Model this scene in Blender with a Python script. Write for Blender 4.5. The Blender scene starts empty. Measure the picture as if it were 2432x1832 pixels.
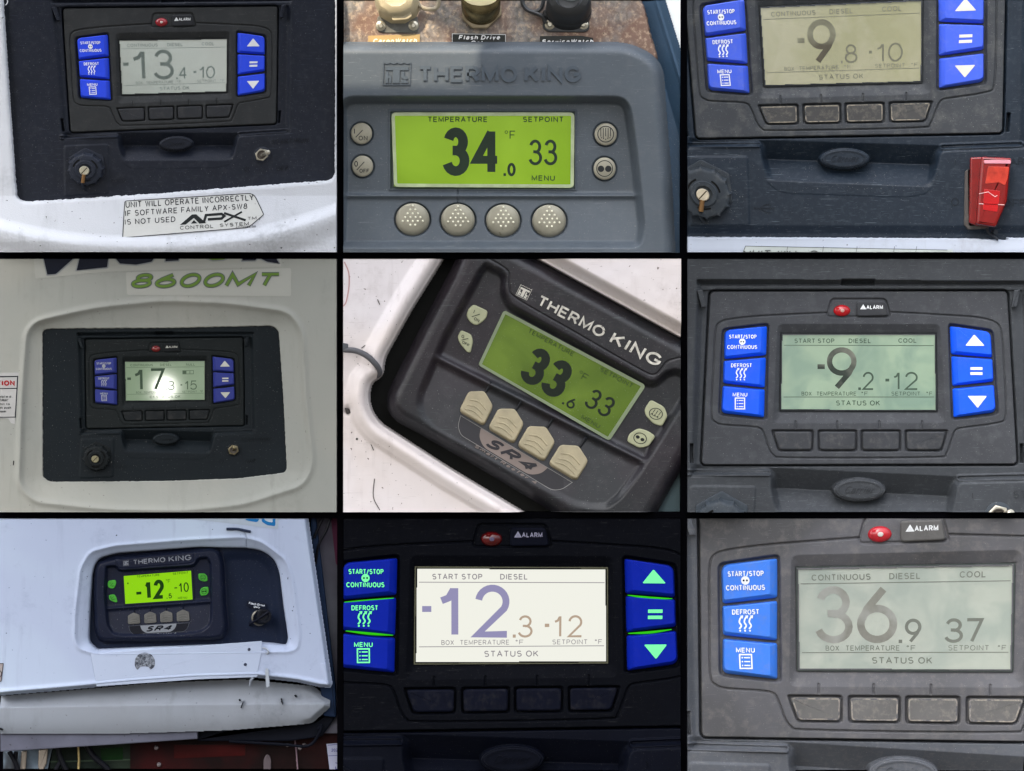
import bpy, bmesh, math, random
import numpy as np
random.seed(7)
PI = math.pi
R = math.radians
scn = bpy.context.scene

# ------------------------------------------------------------------ camera, sky, sun, exposure
EXPO = 0.68
ALB_WHITE = 1.0          # display-linear value that a perfectly white wall reaches (calibrated)
cd = bpy.data.cameras.new('camera')
cam = bpy.data.objects.new('camera', cd)
scn.collection.objects.link(cam)
cam.location = (0, -12.0, 0)
cam.rotation_euler = (R(90), 0, 0)
cd.sensor_width = 36
cd.lens = 36 * 12.0 / 2.432
cd.clip_end = 200
scn.camera = cam

world = bpy.data.worlds.new('World')
scn.world = world
world.use_nodes = True
nt = world.node_tree
bg = nt.nodes['Background']
sky = nt.nodes.new('ShaderNodeTexSky')
sky.sky_type = 'NISHITA'
sky.sun_disc = False
SUN_EL, SUN_AZ = 42.0, -30.0          # azimuth seen from the wall: degrees to the left of the camera
sky.sun_elevation = R(SUN_EL)
sky.sun_rotation = R(180 - SUN_AZ)
sky.air_density = 1.0
sky.dust_density = 3.0
hs = nt.nodes.new('ShaderNodeHueSaturation')
hs.inputs['Saturation'].default_value = 0.30
nt.links.new(sky.outputs[0], hs.inputs['Color'])
# cloudy sky: brighter overhead than at the horizon
wtc = nt.nodes.new('ShaderNodeTexCoord'); wsx = nt.nodes.new('ShaderNodeSeparateXYZ'); wmr = nt.nodes.new('ShaderNodeMapRange')
wmr.inputs['From Min'].default_value = 0.0; wmr.inputs['From Max'].default_value = 0.9
wmr.inputs['To Min'].default_value = 0.5; wmr.inputs['To Max'].default_value = 5.2
wmx = nt.nodes.new('ShaderNodeVectorMath'); wmx.operation = 'SCALE'
nt.links.new(wtc.outputs['Generated'], wsx.inputs[0]); nt.links.new(wsx.outputs['Z'], wmr.inputs['Value'])
nt.links.new(hs.outputs[0], wmx.inputs[0]); nt.links.new(wmr.outputs['Result'], wmx.inputs['Scale'])
nt.links.new(wmx.outputs[0], bg.inputs['Color'])
bg.inputs['Strength'].default_value = 0.12

from mathutils import Vector
sdir = Vector((math.sin(R(SUN_AZ)) * math.cos(R(SUN_EL)), -math.cos(R(SUN_AZ)) * math.cos(R(SUN_EL)), math.sin(R(SUN_EL))))
sl = bpy.data.lights.new('sun', 'SUN')
sl.energy = 4.2
sl.angle = R(0.5)
sl.color = (1.0, 0.86, 0.66)
sun = bpy.data.objects.new('sun', sl)
scn.collection.objects.link(sun)
sun.rotation_euler = sdir.to_track_quat('Z', 'Y').to_euler()
sun.location = sdir * 9

# the photographer's phone lamp, lit in the dim close-up: its glare sits in that display's glass
fl = bpy.data.lights.new('phone_lamp', 'POINT'); fl.energy = 4.4; fl.shadow_soft_size = .05; fl.color = (1, .98, .9)
fo = bpy.data.objects.new('phone_lamp', fl); scn.collection.objects.link(fo)
fo.location = (2 * (-1.216 + 1078 / 2765), -12.0, 2 * (.300 - 845 / 2765))

scn.view_settings.view_transform = 'Standard'
scn.view_settings.look = 'None'
scn.view_settings.exposure = EXPO
scn.view_settings.gamma = 1
scn.render.engine = 'CYCLES'
scn.cycles.max_bounces = 5
scn.cycles.diffuse_bounces = 3
scn.cycles.glossy_bounces = 2
scn.cycles.transmission_bounces = 3
scn.cycles.use_denoising = True

# ------------------------------------------------------------------ colour and materials
def lin1(v):
    v = v / 255.0
    return v / 12.92 if v <= 0.04045 else ((v + 0.055) / 1.055) ** 2.4
def lin(c):
    return [lin1(v) for v in c]
def alb(c, k=1.0):
    return tuple(min(0.86, max(0.0015, v * (1 - .5 * math.exp(-v / .05)) * k)) for v in lin(c)) + (1.0,)
def emi(c, k=1.0):
    return tuple(v * k for v in lin(c)) + (1.0,)

CUR = 1      # close-up being built: GAIN puts its light level into the colours, MATT scales its gloss
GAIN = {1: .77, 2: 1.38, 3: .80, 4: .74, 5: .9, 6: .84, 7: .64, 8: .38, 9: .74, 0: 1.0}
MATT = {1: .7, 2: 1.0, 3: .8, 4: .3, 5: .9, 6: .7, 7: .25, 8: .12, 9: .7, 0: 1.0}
def mat(name, c, rough=0.55, var=0.12, vscale=9.0, dust=0.0, dustc=(150, 150, 145), dscale=30.0, speck=0.0,
        speckc=(190, 190, 185), grime=0.0, grimec=(60, 60, 62), scratch=0.0, scratchc=(140, 142, 145), bump=0.0, bscale=500.0,
        metal=0.0, spec=0.25, coat=0.0, coat_r=.12, k=1.0, emit=None, estr=0.0, trans=0.0, ior=1.5, streak=0.0, second=None, sscale=3.0, bump2=0.0, b2scale=40.0):
    m = bpy.data.materials.new(name)
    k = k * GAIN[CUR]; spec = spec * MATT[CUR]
    m.use_nodes = True
    t = m.node_tree
    b = t.nodes['Principled BSDF']
    N, L = t.nodes.new, t.links.new
    tc = N('ShaderNodeTexCoord').outputs['Object']
    def noise(scale, detail=5, rough_=0.6, vec=None, dist=0.0):
        n = N('ShaderNodeTexNoise'); n.inputs['Scale'].default_value = scale; n.inputs['Detail'].default_value = detail
        n.inputs['Roughness'].default_value = rough_; n.inputs['Distortion'].default_value = dist
        L(vec or tc, n.inputs['Vector']); return n.outputs['Fac']
    def ramp(fac, a, bb):
        r = N('ShaderNodeMapRange'); r.inputs['From Min'].default_value = a; r.inputs['From Max'].default_value = bb
        r.clamp = True; L(fac, r.inputs['Value']); return r.outputs['Result']
    def mul(f, v):
        q = N('ShaderNodeMath'); q.operation = 'MULTIPLY'; L(f, q.inputs[0])
        if isinstance(v, float): q.inputs[1].default_value = v
        else: L(v, q.inputs[1])
        return q.outputs[0]
    def mix(f, A, B):
        x = N('ShaderNodeMix'); x.data_type = 'RGBA'
        if isinstance(f, float): x.inputs['Factor'].default_value = f
        else: L(f, x.inputs['Factor'])
        for s, v in ((6, A), (7, B)):
            if isinstance(v, tuple): x.inputs[s].default_value = v
            else: L(v, x.inputs[s])
        return x.outputs[2]
    base = alb(c, k)
    lo = tuple(v * (1 - var) for v in base[:3]) + (1,)
    hi = tuple(min(.9, v * (1 + var)) for v in base[:3]) + (1,)
    col = mix(ramp(noise(vscale), .3, .7), lo, hi)
    if second:
        col = mix(ramp(noise(sscale, 3, .5, dist=.6), .42, .62), col, alb(second, k))
    if dust > 0:
        col = mix(mul(ramp(noise(dscale, 8, .7), .5, .75), float(dust)), col, alb(dustc, k))
    if grime > 0:
        g = mul(ramp(noise(5.5, 9, .72), .55, .78), ramp(noise(60, 6, .75), .35, .7))
        col = mix(mul(g, float(grime)), col, alb(grimec, k))
        col = mix(mul(ramp(noise(150, 2, .4), .735, .76), float(min(1, grime * 1.3))), col, alb(grimec, k * .6))
    if streak > 0:
        mp = N('ShaderNodeMapping'); mp.inputs['Scale'].default_value = (1, 1, .12); L(tc, mp.inputs['Vector'])
        sk = mul(ramp(noise(34, 4, .6, mp.outputs[0]), .55, .8), ramp(noise(7, 3, .5), .4, .65))
        col = mix(mul(sk, float(streak)), col, alb(grimec, k))
    if scratch > 0:
        for ang, sc in ((.35, 22.0), (-1.0, 17.0), (1.9, 26.0)):
            mp = N('ShaderNodeMapping'); mp.inputs['Rotation'].default_value = (0, ang, 0); mp.inputs['Scale'].default_value = (1, 1, 22)
            L(tc, mp.inputs['Vector'])
            s = mul(ramp(noise(sc, 2, .5, mp.outputs[0], .4), .70, .74), float(scratch))
            col = mix(s, col, alb(scratchc, k))
    if speck > 0:
        col = mix(mul(ramp(noise(420, 2, .5), .70, .76), float(speck)), col, alb(speckc, k))
    L(col, b.inputs['Base Color'])
    b.inputs['Roughness'].default_value = rough
    b.inputs['Metallic'].default_value = metal
    b.inputs['Specular IOR Level'].default_value = spec
    b.inputs['Coat Weight'].default_value = coat
    b.inputs['IOR'].default_value = ior
    b.inputs['Coat Roughness'].default_value = coat_r
    if trans: b.inputs['Transmission Weight'].default_value = trans
    if emit is not None:
        b.inputs['Emission Color'].default_value = emi(emit)
        b.inputs['Emission Strength'].default_value = estr / (2 ** EXPO)
    if bump > 0 or bump2 > 0:
        h = mul(noise(bscale, 3, .6), float(max(bump, 1e-4)))
        if bump2 > 0:
            a = N('ShaderNodeMath'); a.operation = 'ADD'; L(h, a.inputs[0]); L(mul(noise(b2scale, 4, .5), float(bump2)), a.inputs[1]); h = a.outputs[0]
        bp = N('ShaderNodeBump'); bp.inputs['Strength'].default_value = 1.0; bp.inputs['Distance'].default_value = .001
        L(h, bp.inputs['Height']); L(bp.outputs[0], b.inputs['Normal'])
    return m

# ------------------------------------------------------------------ panel coordinates
# every close-up is 2212 x 1659 units; one unit is 0.3617 mm; z counts towards the viewer
U = 0.001 / 2.765
PW, PH = 2212.0, 1659.0
FLOOR = -300.0
class Panel:
    def __init__(s, c, r):
        s.ox = c * 816 - 1216; s.oz = 916 - r * 616
    def w(s, P):
        P = np.asarray(P, float).reshape(-1, 3)
        return np.stack([s.ox * .001 + P[:, 0] * U, -P[:, 2] * U, s.oz * .001 - P[:, 1] * U], 1)
PN = {i + 1: Panel(i % 3, i // 3) for i in range(9)}

def thing(name, label, cat, pn, x, y, z=0, group=None):
    o = bpy.data.objects.new(name, None)
    scn.collection.objects.link(o)
    o.location = PN[pn].w([(x, y, z)])[0]
    o.empty_display_size = .02
    o['label'] = label; o['category'] = cat
    if group: o['group'] = group
    o['_p'] = pn
    return o
def root_of(o):
    loc = Vector(o.location)
    while o.parent: o = o.parent; loc = loc + Vector(o.location)
    return o, loc

class MB:
    """collects vertices in panel units"""
    def __init__(s): s.v = []; s.f = []; s.m = []
    def add(s, V, F, mi=0):
        n = len(s.v); s.v += [tuple(p) for p in V]; s.f += [tuple(i + n for i in f) for f in F]; s.m += [mi] * len(F); return s
    def build(s, name, pn, parent, mats, label=None, smooth=True, clip=True, M=None, sharp=35):
        if M is not None:
            s.v = [M(*p) for p in s.v]
        V = np.array(s.v, float)
        if len(V) == 0: return None
        if clip and (V[:, 0].max() <= 1 or V[:, 0].min() >= PW - 1 or V[:, 1].max() <= 1 or V[:, 1].min() >= PH - 1): return None
        me = bpy.data.meshes.new(name)
        o = bpy.data.objects.new(name, me)
        scn.collection.objects.link(o)
        loc = Vector((0, 0, 0))
        if parent is not None:
            o.parent = parent; _, loc = root_of(parent)
        need = clip and (V[:, 0].min() < -.5 or V[:, 0].max() > PW + .5 or V[:, 1].min() < -.5 or V[:, 1].max() > PH + .5)
        me.from_pydata([tuple(p) for p in V], [], s.f)
        if not isinstance(mats, (list, tuple)): mats = [mats]
        for m_ in mats: me.materials.append(m_)
        for p, mi in zip(me.polygons, s.m): p.material_index = mi
        if need:
            bm = bmesh.new(); bm.from_mesh(me)
            for co, no in (((0, 0, 0), (-1, 0, 0)), ((PW, 0, 0), (1, 0, 0)), ((0, 0, 0), (0, -1, 0)), ((0, PH, 0), (0, 1, 0))):
                g = bm.verts[:] + bm.edges[:] + bm.faces[:]
                bmesh.ops.bisect_plane(bm, geom=g, dist=1e-4, plane_co=co, plane_no=no, clear_outer=True)
            bm.to_mesh(me); bm.free()
        if len(me.vertices) == 0:
            bpy.data.objects.remove(o); return None
        co = np.empty(len(me.vertices) * 3); me.vertices.foreach_get('co', co)
        W = PN[pn].w(co) - np.array(loc)
        me.vertices.foreach_set('co', W.ravel())
        bm = bmesh.new(); bm.from_mesh(me)
        bmesh.ops.recalc_face_normals(bm, faces=bm.faces)
        bm.to_mesh(me); bm.free()
        if smooth:
            me.polygons.foreach_set('use_smooth', [True] * len(me.polygons))
            try: me.set_sharp_from_angle(angle=R(sharp))
            except Exception: pass
        me.update()
        if label: o['label'] = label
        return o

def rpoly(P, r, n=6):
    """rounded polygon; r a number or one per corner"""
    P = [np.array(p, float) for p in P]; m = len(P); out = []
    rs = r if isinstance(r, (list, tuple)) else [r] * m
    for i in range(m):
        a, b, c = P[i - 1], P[i], P[(i + 1) % m]
        u = a - b; v = c - b; lu = np.hypot(*u); lv = np.hypot(*v); u /= lu; v /= lv
        t = min(rs[i], lu * .48, lv * .48)
        if t < .5: out.append(tuple(b)); continue
        p0 = b + u * t; p1 = b + v * t
        for k in range(n + 1):
            s = k / n
            out.append(tuple((1 - s) ** 2 * p0 + 2 * s * (1 - s) * b + s * s * p1))
    return out
def ell(cx, cy, rx, ry=None, n=40, a0=0.0):
    ry = ry or rx
    return [(cx + rx * math.cos(a0 + 2 * PI * k / n), cy + ry * math.sin(a0 + 2 * PI * k / n)) for k in range(n)]
def area(P):
    return sum(P[i - 1][0] * P[i][1] - P[i][0] * P[i - 1][1] for i in range(len(P))) / 2
def inset(P, d):
    """shrink an outline by d"""
    if d == 0: return list(P)
    s = 1 if area(P) > 0 else -1
    n = len(P); out = []
    for i in range(n):
        a, b, c = np.array(P[i - 1]), np.array(P[i]), np.array(P[(i + 1) % n])
        e0 = b - a; e1 = c - b
        e0 = e0 / (np.hypot(*e0) + 1e-9); e1 = e1 / (np.hypot(*e1) + 1e-9)
        nn = np.array([-e0[1] - e1[1], e0[0] + e1[0]]); l = np.hypot(*nn)
        if l < 1e-6: nn = np.array([-e0[1], e0[0]]); l = 1
        nn /= l; cs = max(.5, nn @ np.array([-e0[1], e0[0]]))
        out.append(tuple(b + nn * s * d / cs))
    return out
def prism(mb, P, z0, z1, bev=0, seg=3, mi=0, top=True, lean=(0, 0)):
    rings = [(P, z0)]
    if bev > 0:
        rings.append((P, z1 - bev))
        for k in range(1, seg + 1):
            a = k / seg * PI / 2
            rings.append((inset(P, bev * (1 - math.cos(a))), z1 - bev + bev * math.sin(a)))
    else: rings.append((P, z1))
    if bev > 0: rings.append((inset(P, bev + min(2, bev * .3)), z1))
    n = len(P); V = []; F = []
    for Q, z in rings: V += [(x + lean[0] * (z - z0), y + lean[1] * (z - z0), z) for x, y in Q]
    for j in range(len(rings) - 1):
        for i in range(n):
            F.append((j * n + i, j * n + (i + 1) % n, (j + 1) * n + (i + 1) % n, (j + 1) * n + i))
    if top: F.append(tuple((len(rings) - 1) * n + i for i in range(n)))
    mb.add(V, F, mi); return mb
def lathe(mb, cx, cy, prof, n=36, sq=1.0, lean=(0, 0), z0=0, mi=0, a0=0.0, cap=True):
    V = []; F = []
    for r, z in prof:
        V += [(cx + r * math.cos(a0 + 2 * PI * k / n) + lean[0] * (z - z0), cy + sq * r * math.sin(a0 + 2 * PI * k / n) + lean[1] * (z - z0), z) for k in range(n)]
    for j in range(len(prof) - 1):
        for i in range(n):
            F.append((j * n + i, j * n + (i + 1) % n, (j + 1) * n + (i + 1) % n, (j + 1) * n + i))
    if cap: F.append(tuple((len(prof) - 1) * n + i for i in range(n)))
    mb.add(V, F, mi); return mb
def catmull(P, k=6):
    P = [np.array(p, float) for p in P]; out = []
    Q = [2 * P[0] - P[1]] + P + [2 * P[-1] - P[-2]]
    for i in range(1, len(Q) - 2):
        a, b, c, d = Q[i - 1:i + 3]
        for j in range(k):
            t = j / k
            out.append(tuple(.5 * (2 * b + (c - a) * t + (2 * a - 5 * b + 4 * c - d) * t * t + (3 * b - a - 3 * c + d) * t ** 3)))
    out.append(tuple(P[-1])); return out
def tube(mb, P, r, n=10, mi=0):
    P = [np.array(p, float) for p in P]; V = []; F = []
    rs = r if isinstance(r, (list, tuple)) else [r] * len(P)
    for i, p in enumerate(P):
        t = P[min(i + 1, len(P) - 1)] - P[max(i - 1, 0)]; t = t / (np.linalg.norm(t) + 1e-9)
        a = np.cross(t, (0, 0, 1.0));
        if np.linalg.norm(a) < .05: a = np.cross(t, (0, 1.0, 0))
        a /= np.linalg.norm(a); b = np.cross(t, a)
        V += [tuple(p + rs[i] * (math.cos(2 * PI * k / n) * a + math.sin(2 * PI * k / n) * b)) for k in range(n)]
    for j in range(len(P) - 1):
        for i in range(n): F.append((j * n + i, j * n + (i + 1) % n, (j + 1) * n + (i + 1) % n, (j + 1) * n + i))
    F.append(tuple(range(n))); F.append(tuple((len(P) - 1) * n + i for i in range(n)))
    mb.add(V, F, mi); return mb
def stroke(mb, P, w, z0, z1, closed=False, mi=0):
    """flat ribbon of width w with side walls"""
    P = [np.array(p, float) for p in P]
    if closed and np.hypot(*(P[0] - P[-1])) < 1e-6: P = P[:-1]
    n = len(P); A = []; B = []
    for i in range(n):
        if closed: a, b, c = P[i - 1], P[i], P[(i + 1) % n]
        else: a, b, c = P[max(i - 1, 0)], P[i], P[min(i + 1, n - 1)]
        e0 = b - a; e1 = c - b; l0 = np.hypot(*e0); l1 = np.hypot(*e1)
        if l0 < 1e-9: e0 = e1; l0 = l1
        if l1 < 1e-9: e1 = e0; l1 = l0
        e0 = e0 / l0; e1 = e1 / l1
        nn = np.array([-(e0[1] + e1[1]), e0[0] + e1[0]]); l = np.hypot(*nn)
        nn = nn / l if l > 1e-6 else np.array([-e0[1], e0[0]])
        cs = max(.45, nn @ np.array([-e0[1], e0[0]]))
        A.append(b + nn * w / 2 / cs); B.append(b - nn * w / 2 / cs)
    V = [(p[0], p[1], z1) for p in A] + [(p[0], p[1], z1) for p in B] + [(p[0], p[1], z0) for p in A] + [(p[0], p[1], z0) for p in B]
    F = []
    for i in range(n if closed else n - 1):
        j = (i + 1) % n
        F += [(i, j, n + j, n + i), (i, j, 2 * n + j, 2 * n + i), (n + i, n + j, 3 * n + j, 3 * n + i)]
    if not closed:
        F += [(0, n, 3 * n, 2 * n), (n - 1, 2 * n - 1, 4 * n - 1, 3 * n - 1)]
    mb.add(V, F, mi); return mb

# ------------------------------------------------------------------ lettering: glyphs as centre lines, y up, cap height 1
def A_(cx, cy, rx, ry, a0, a1, n=14):
    return [(cx + rx * math.cos(R(a0 + (a1 - a0) * k / n)), cy + ry * math.sin(R(a0 + (a1 - a0) * k / n))) for k in range(n + 1)]
def G(w, *S): return (w, list(S))
GL = {
 '0': G(.58, A_(.29, .5, .29, .5, 0, 360, 28)), '1': G(.32, [(.3, 0), (.3, 1)], [(.0, .73), (.16, .79), (.27, .97)]),
 '2': G(.6, A_(.3, .71, .28, .29, 172, -32, 16) + [(.0, 0), (.6, 0)]),
 '3': G(.58, A_(.28, .755, .25, .245, 165, -90), [(.17, .53)] + A_(.28, .265, .30, .265, 90, -165)),
 '4': G(.64, [(.46, 0), (.46, 1)], [(.45, .98), (0, .3), (.3, .3)], [(.28, .3), (.64, .3)]), '5': G(.58, [(.54, 1), (.12, 1), (.04, .5)] + A_(.28, .33, .29, .33, 130, -155)),
 '6': G(.6, A_(.3, .31, .3, .31, 0, 360, 26), [(.03, .42), (.12, .62), (.42, 1)]),
 '7': G(.58, [(0, 1), (.58, 1), (.2, 0)]), '8': G(.58, A_(.29, .76, .23, .24, 0, 360, 22), A_(.29, .27, .29, .27, 0, 360, 22)),
 '9': G(.6, A_(.3, .69, .3, .31, 0, 360, 26), [(.57, .58), (.48, .38), (.18, 0)]),
 '.': G(.04, [(0, .06), (.04, .06)]), '-': G(.26, [(0, .44), (.26, .44)]), '/': G(.4, [(0, -.05), (.4, 1.05)]), '=': G(.5, [(0, .3), (.5, .3)], [(0, .62), (.5, .62)]),
 "'": G(.12, [(.1, 1), (.06, .8)]), '°': G(.22, A_(.11, .86, .11, .12, 0, 360, 12)), ',': G(.1, [(.06, .05), (0, -.15)]), '"': G(.2, [(.04, 1), (.04, .78)], [(.18, 1), (.18, .78)]),
 'A': G(.7, [(0, 0), (.35, 1), (.7, 0)], [(.13, .34), (.57, .34)]), 'B': G(.6, [(0, 0), (0, 1), (.3, 1)] + A_(.3, .76, .25, .24, 90, -90) + [(0, .52)], A_(.32, .26, .28, .26, 90, -90) + [(0, 0)]),
 'C': G(.68, A_(.37, .5, .37, .5, 42, 318, 20)), 'D': G(.66, [(0, 0), (0, 1), (.25, 1)] + A_(.25, .5, .41, .5, 90, -90) + [(0, 0)]),
 'E': G(.56, [(.56, 1), (0, 1), (0, 0), (.56, 0)], [(0, .52), (.5, .52)]), 'F': G(.54, [(.54, 1), (0, 1), (0, 0)], [(0, .5), (.46, .5)]),
 'G': G(.72, A_(.37, .5, .37, .5, 42, 340, 20) + [(.72, .45), (.42, .45)]), 'H': G(.64, [(0, 0), (0, 1)], [(.64, 0), (.64, 1)], [(0, .52), (.64, .52)]),
 'I': G(.04, [(.02, 0), (.02, 1)]), 'J': G(.42, [(.42, 1), (.42, .25)] + A_(.21, .25, .21, .25, 0, -170)), 'K': G(.62, [(0, 0), (0, 1)], [(.58, 1), (.02, .4)], [(.22, .6), (.62, 0)]),
 'L': G(.5, [(0, 1), (0, 0), (.5, 0)]), 'M': G(.78, [(0, 0), (0, 1), (.39, .12), (.78, 1), (.78, 0)]), 'N': G(.64, [(0, 0), (0, 1), (.64, 0), (.64, 1)]),
 'O': G(.76, A_(.38, .5, .38, .5, 0, 360, 28)), 'P': G(.58, [(0, 0), (0, 1), (.3, 1)] + A_(.3, .73, .28, .27, 90, -90) + [(0, .46)]),
 'Q': G(.76, A_(.38, .5, .38, .5, 0, 360, 28), [(.45, .25), (.76, -.05)]), 'R': G(.62, [(0, 0), (0, 1), (.32, 1)] + A_(.32, .74, .27, .26, 90, -90) + [(0, .48)], [(.32, .48), (.62, 0)]),
 'S': G(.6, A_(.3, .75, .27, .25, 35, 250, 14) + A_(.3, .27, .29, .27, 75, -145, 14)), 'T': G(.6, [(0, 1), (.6, 1)], [(.3, 1), (.3, 0)]),
 'U': G(.64, [(0, 1), (0, .33)] + A_(.32, .33, .32, .33, 180, 360) + [(.64, 1)]), 'V': G(.66, [(0, 1), (.33, 0), (.66, 1)]), 'W': G(.9, [(0, 1), (.22, 0), (.45, .95), (.68, 0), (.9, 1)]),
 'X': G(.62, [(0, 1), (.62, 0)], [(.62, 1), (0, 0)]), 'Y': G(.62, [(0, 1), (.31, .48), (.62, 1)], [(.31, .48), (.31, 0)]), 'Z': G(.6, [(0, 1), (.6, 1), (0, 0), (.6, 0)]),
 'a': G(.46, [(.02, .6)] + A_(.24, .52, .2, .2, 130, 0) + [(.44, 0)], A_(.22, .2, .22, .19, 20, 340, 16)), 'b': G(.46, [(0, 0), (0, 1)], A_(.23, .34, .23, .34, 150, -150)),
 'c': G(.44, A_(.24, .35, .24, .35, 45, 315)), 'd': G(.46, [(.46, 0), (.46, 1)], A_(.23, .34, .23, .34, 30, 330)), 'e': G(.48, [(.02, .36), (.46, .36)] + A_(.24, .35, .23, .35, 5, 315)),
 'f': G(.28, [(.28, 1)] + A_(.24, .84, .12, .16, 90, 180) + [(.12, 0)], [(0, .66), (.26, .66)]), 'g': G(.46, A_(.23, .35, .23, .33, 0, 360, 18), [(.46, .68), (.46, -.1)] + A_(.24, -.1, .22, .16, 0, -150)),
 'h': G(.44, [(0, 0), (0, 1)], [(0, .4)] + A_(.22, .42, .22, .26, 150, 0) + [(.44, 0)]), 'i': G(.04, [(.02, 0), (.02, .68)], [(.02, .88), (.02, 1)]), 'k': G(.42, [(0, 0), (0, 1)], [(.4, .68), (0, .3)], [(.14, .42), (.42, 0)]), 'l': G(.04, [(.02, 0), (.02, 1)]),
 'm': G(.72, [(0, 0), (0, .68)], A_(.18, .44, .18, .24, 170, 0) + [(.36, 0)], A_(.54, .44, .18, .24, 170, 0) + [(.72, 0)]), 'n': G(.44, [(0, 0), (0, .68)], A_(.22, .42, .22, .26, 170, 0) + [(.44, 0)]),
 'o': G(.48, A_(.24, .34, .24, .34, 0, 360, 20)), 'p': G(.46, [(0, -.25), (0, .68)], A_(.23, .34, .23, .34, 150, -150)), 'r': G(.26, [(0, 0), (0, .68)], [(0, .42), (.1, .62), (.26, .67)]),
 's': G(.4, A_(.2, .5, .18, .18, 35, 240, 10) + A_(.2, .18, .2, .18, 75, -140, 10)), 't': G(.26, [(.1, .95), (.1, .15), (.26, .02)], [(0, .68), (.24, .68)]), 'u': G(.44, [(0, .68), (0, .25)] + A_(.22, .25, .22, .25, 180, 360) + [(.44, .68)], [(.44, .3), (.44, 0)]),
 'v': G(.42, [(0, .68), (.21, 0), (.42, .68)]), 'w': G(.62, [(0, .68), (.16, 0), (.31, .64), (.46, 0), (.62, .68)]), 'y': G(.42, [(0, .68), (.21, 0)], [(.42, .68), (.21, 0), (.1, -.28), (0, -.28)]), 'x': G(.4, [(0, .68), (.4, 0)], [(.4, .68), (0, 0)]),
}
def quad_map(q):
    """unit square (u right, v down) to a quad TL TR BR BL, bilinear"""
    q = [np.array(p, float) for p in q]
    def f(u, v):
        p = q[0] * (1 - u) * (1 - v) + q[1] * u * (1 - v) + q[2] * u * v + q[3] * (1 - u) * v
        return p[0], p[1]
    return f
def text(mb, s, q, z0, z1, wt=.12, shear=0.0, gap=.2, mi=0, sp=.42):
    """write s so that its caps fill box q=(x0,y0,x1,y1) or a quad of four points; wt = stroke width / cap height"""
    if not isinstance(q[0], (tuple, list)):
        x0, y0, x1, y1 = q; q = [(x0, y0), (x1, y0), (x1, y1), (x0, y1)]
    f = quad_map(q)
    W = math.hypot(q[1][0] - q[0][0], q[1][1] - q[0][1]); H = math.hypot(q[3][0] - q[0][0], q[3][1] - q[0][1])
    adv = 0; items = []
    g = gap + wt * .9
    for ch in s:
        if ch == ' ': adv += sp; continue
        w, S = GL[ch]; items.append((adv, S)); adv += w + g
    tot = adv - g + (abs(shear))
    w = wt * H
    hx = w / 2 / W; hy = w / 2 / H
    k = 0
    for a, S in items:
        for L_ in S:
            pts = []
            for (x, y) in L_:
                X = (a + x + (shear * y if shear > 0 else 0)) / tot
                u = hx + X * (1 - 2 * hx); v = 1 - (hy + y * (1 - 2 * hy))
                pts.append(f(u, v))
            dz = (k % 4) * .35; k += 1
            closed = len(L_) > 12 and math.hypot(L_[0][0] - L_[-1][0], L_[0][1] - L_[-1][1]) < 1e-3
            ww = w
            if s == '.': ww = w * 1.0
            stroke(mb, pts, ww, z0, z1 + dz, closed, mi)
    return mb

# ------------------------------------------------------------------ relief surfaces
def sdf(P, X, Y):
    """signed distance to a closed outline, negative inside"""
    P = np.array(P, float); d = np.full(X.shape, 1e18); ins = np.zeros(X.shape, bool)
    for i in range(len(P)):
        ax, ay = P[i - 1]; bx, by = P[i]
        ex, ey = bx - ax, by - ay; L2 = ex * ex + ey * ey + 1e-12
        t = np.clip(((X - ax) * ex + (Y - ay) * ey) / L2, 0, 1)
        d = np.minimum(d, (X - ax - t * ex) ** 2 + (Y - ay - t * ey) ** 2)
        if ay != by:
            c = ((ay <= Y) & (by > Y)) | ((by <= Y) & (ay > Y))
            xi = ax + (Y - ay) / (by - ay) * ex
            ins ^= c & (X < xi)
    d = np.sqrt(d)
    return np.where(ins, -d, d)
def dline(P, X, Y, closed=False):
    P = np.array(P, float); d = np.full(X.shape, 1e18)
    for i in range(0 if closed else 1, len(P)):
        ax, ay = P[i - 1]; bx, by = P[i]
        ex, ey = bx - ax, by - ay; L2 = ex * ex + ey * ey + 1e-12
        t = np.clip(((X - ax) * ex + (Y - ay) * ey) / L2, 0, 1)
        d = np.minimum(d, (X - ax - t * ex) ** 2 + (Y - ay - t * ey) ** 2)
    return np.sqrt(d)
def ss(a, b, x):
    t = np.clip((x - a) / (b - a), 0, 1); return t * t * (3 - 2 * t)
def rampf(a, b, x): return np.clip((x - a) / (b - a), 0, 1)
def vnoise(X, Y, s, seed=0):
    rs = np.random.RandomState(seed); g = rs.rand(64, 64)
    x = X / s; y = Y / s; xi = np.floor(x).astype(int); yi = np.floor(y).astype(int); fx = x - xi; fy = y - yi
    fx = fx * fx * (3 - 2 * fx); fy = fy * fy * (3 - 2 * fy)
    a = g[xi % 64, yi % 64]; b = g[(xi + 1) % 64, yi % 64]; c = g[xi % 64, (yi + 1) % 64]; d = g[(xi + 1) % 64, (yi + 1) % 64]
    return (a * (1 - fx) + b * fx) * (1 - fy) + (c * (1 - fx) + d * fx) * fy - .5
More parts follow.
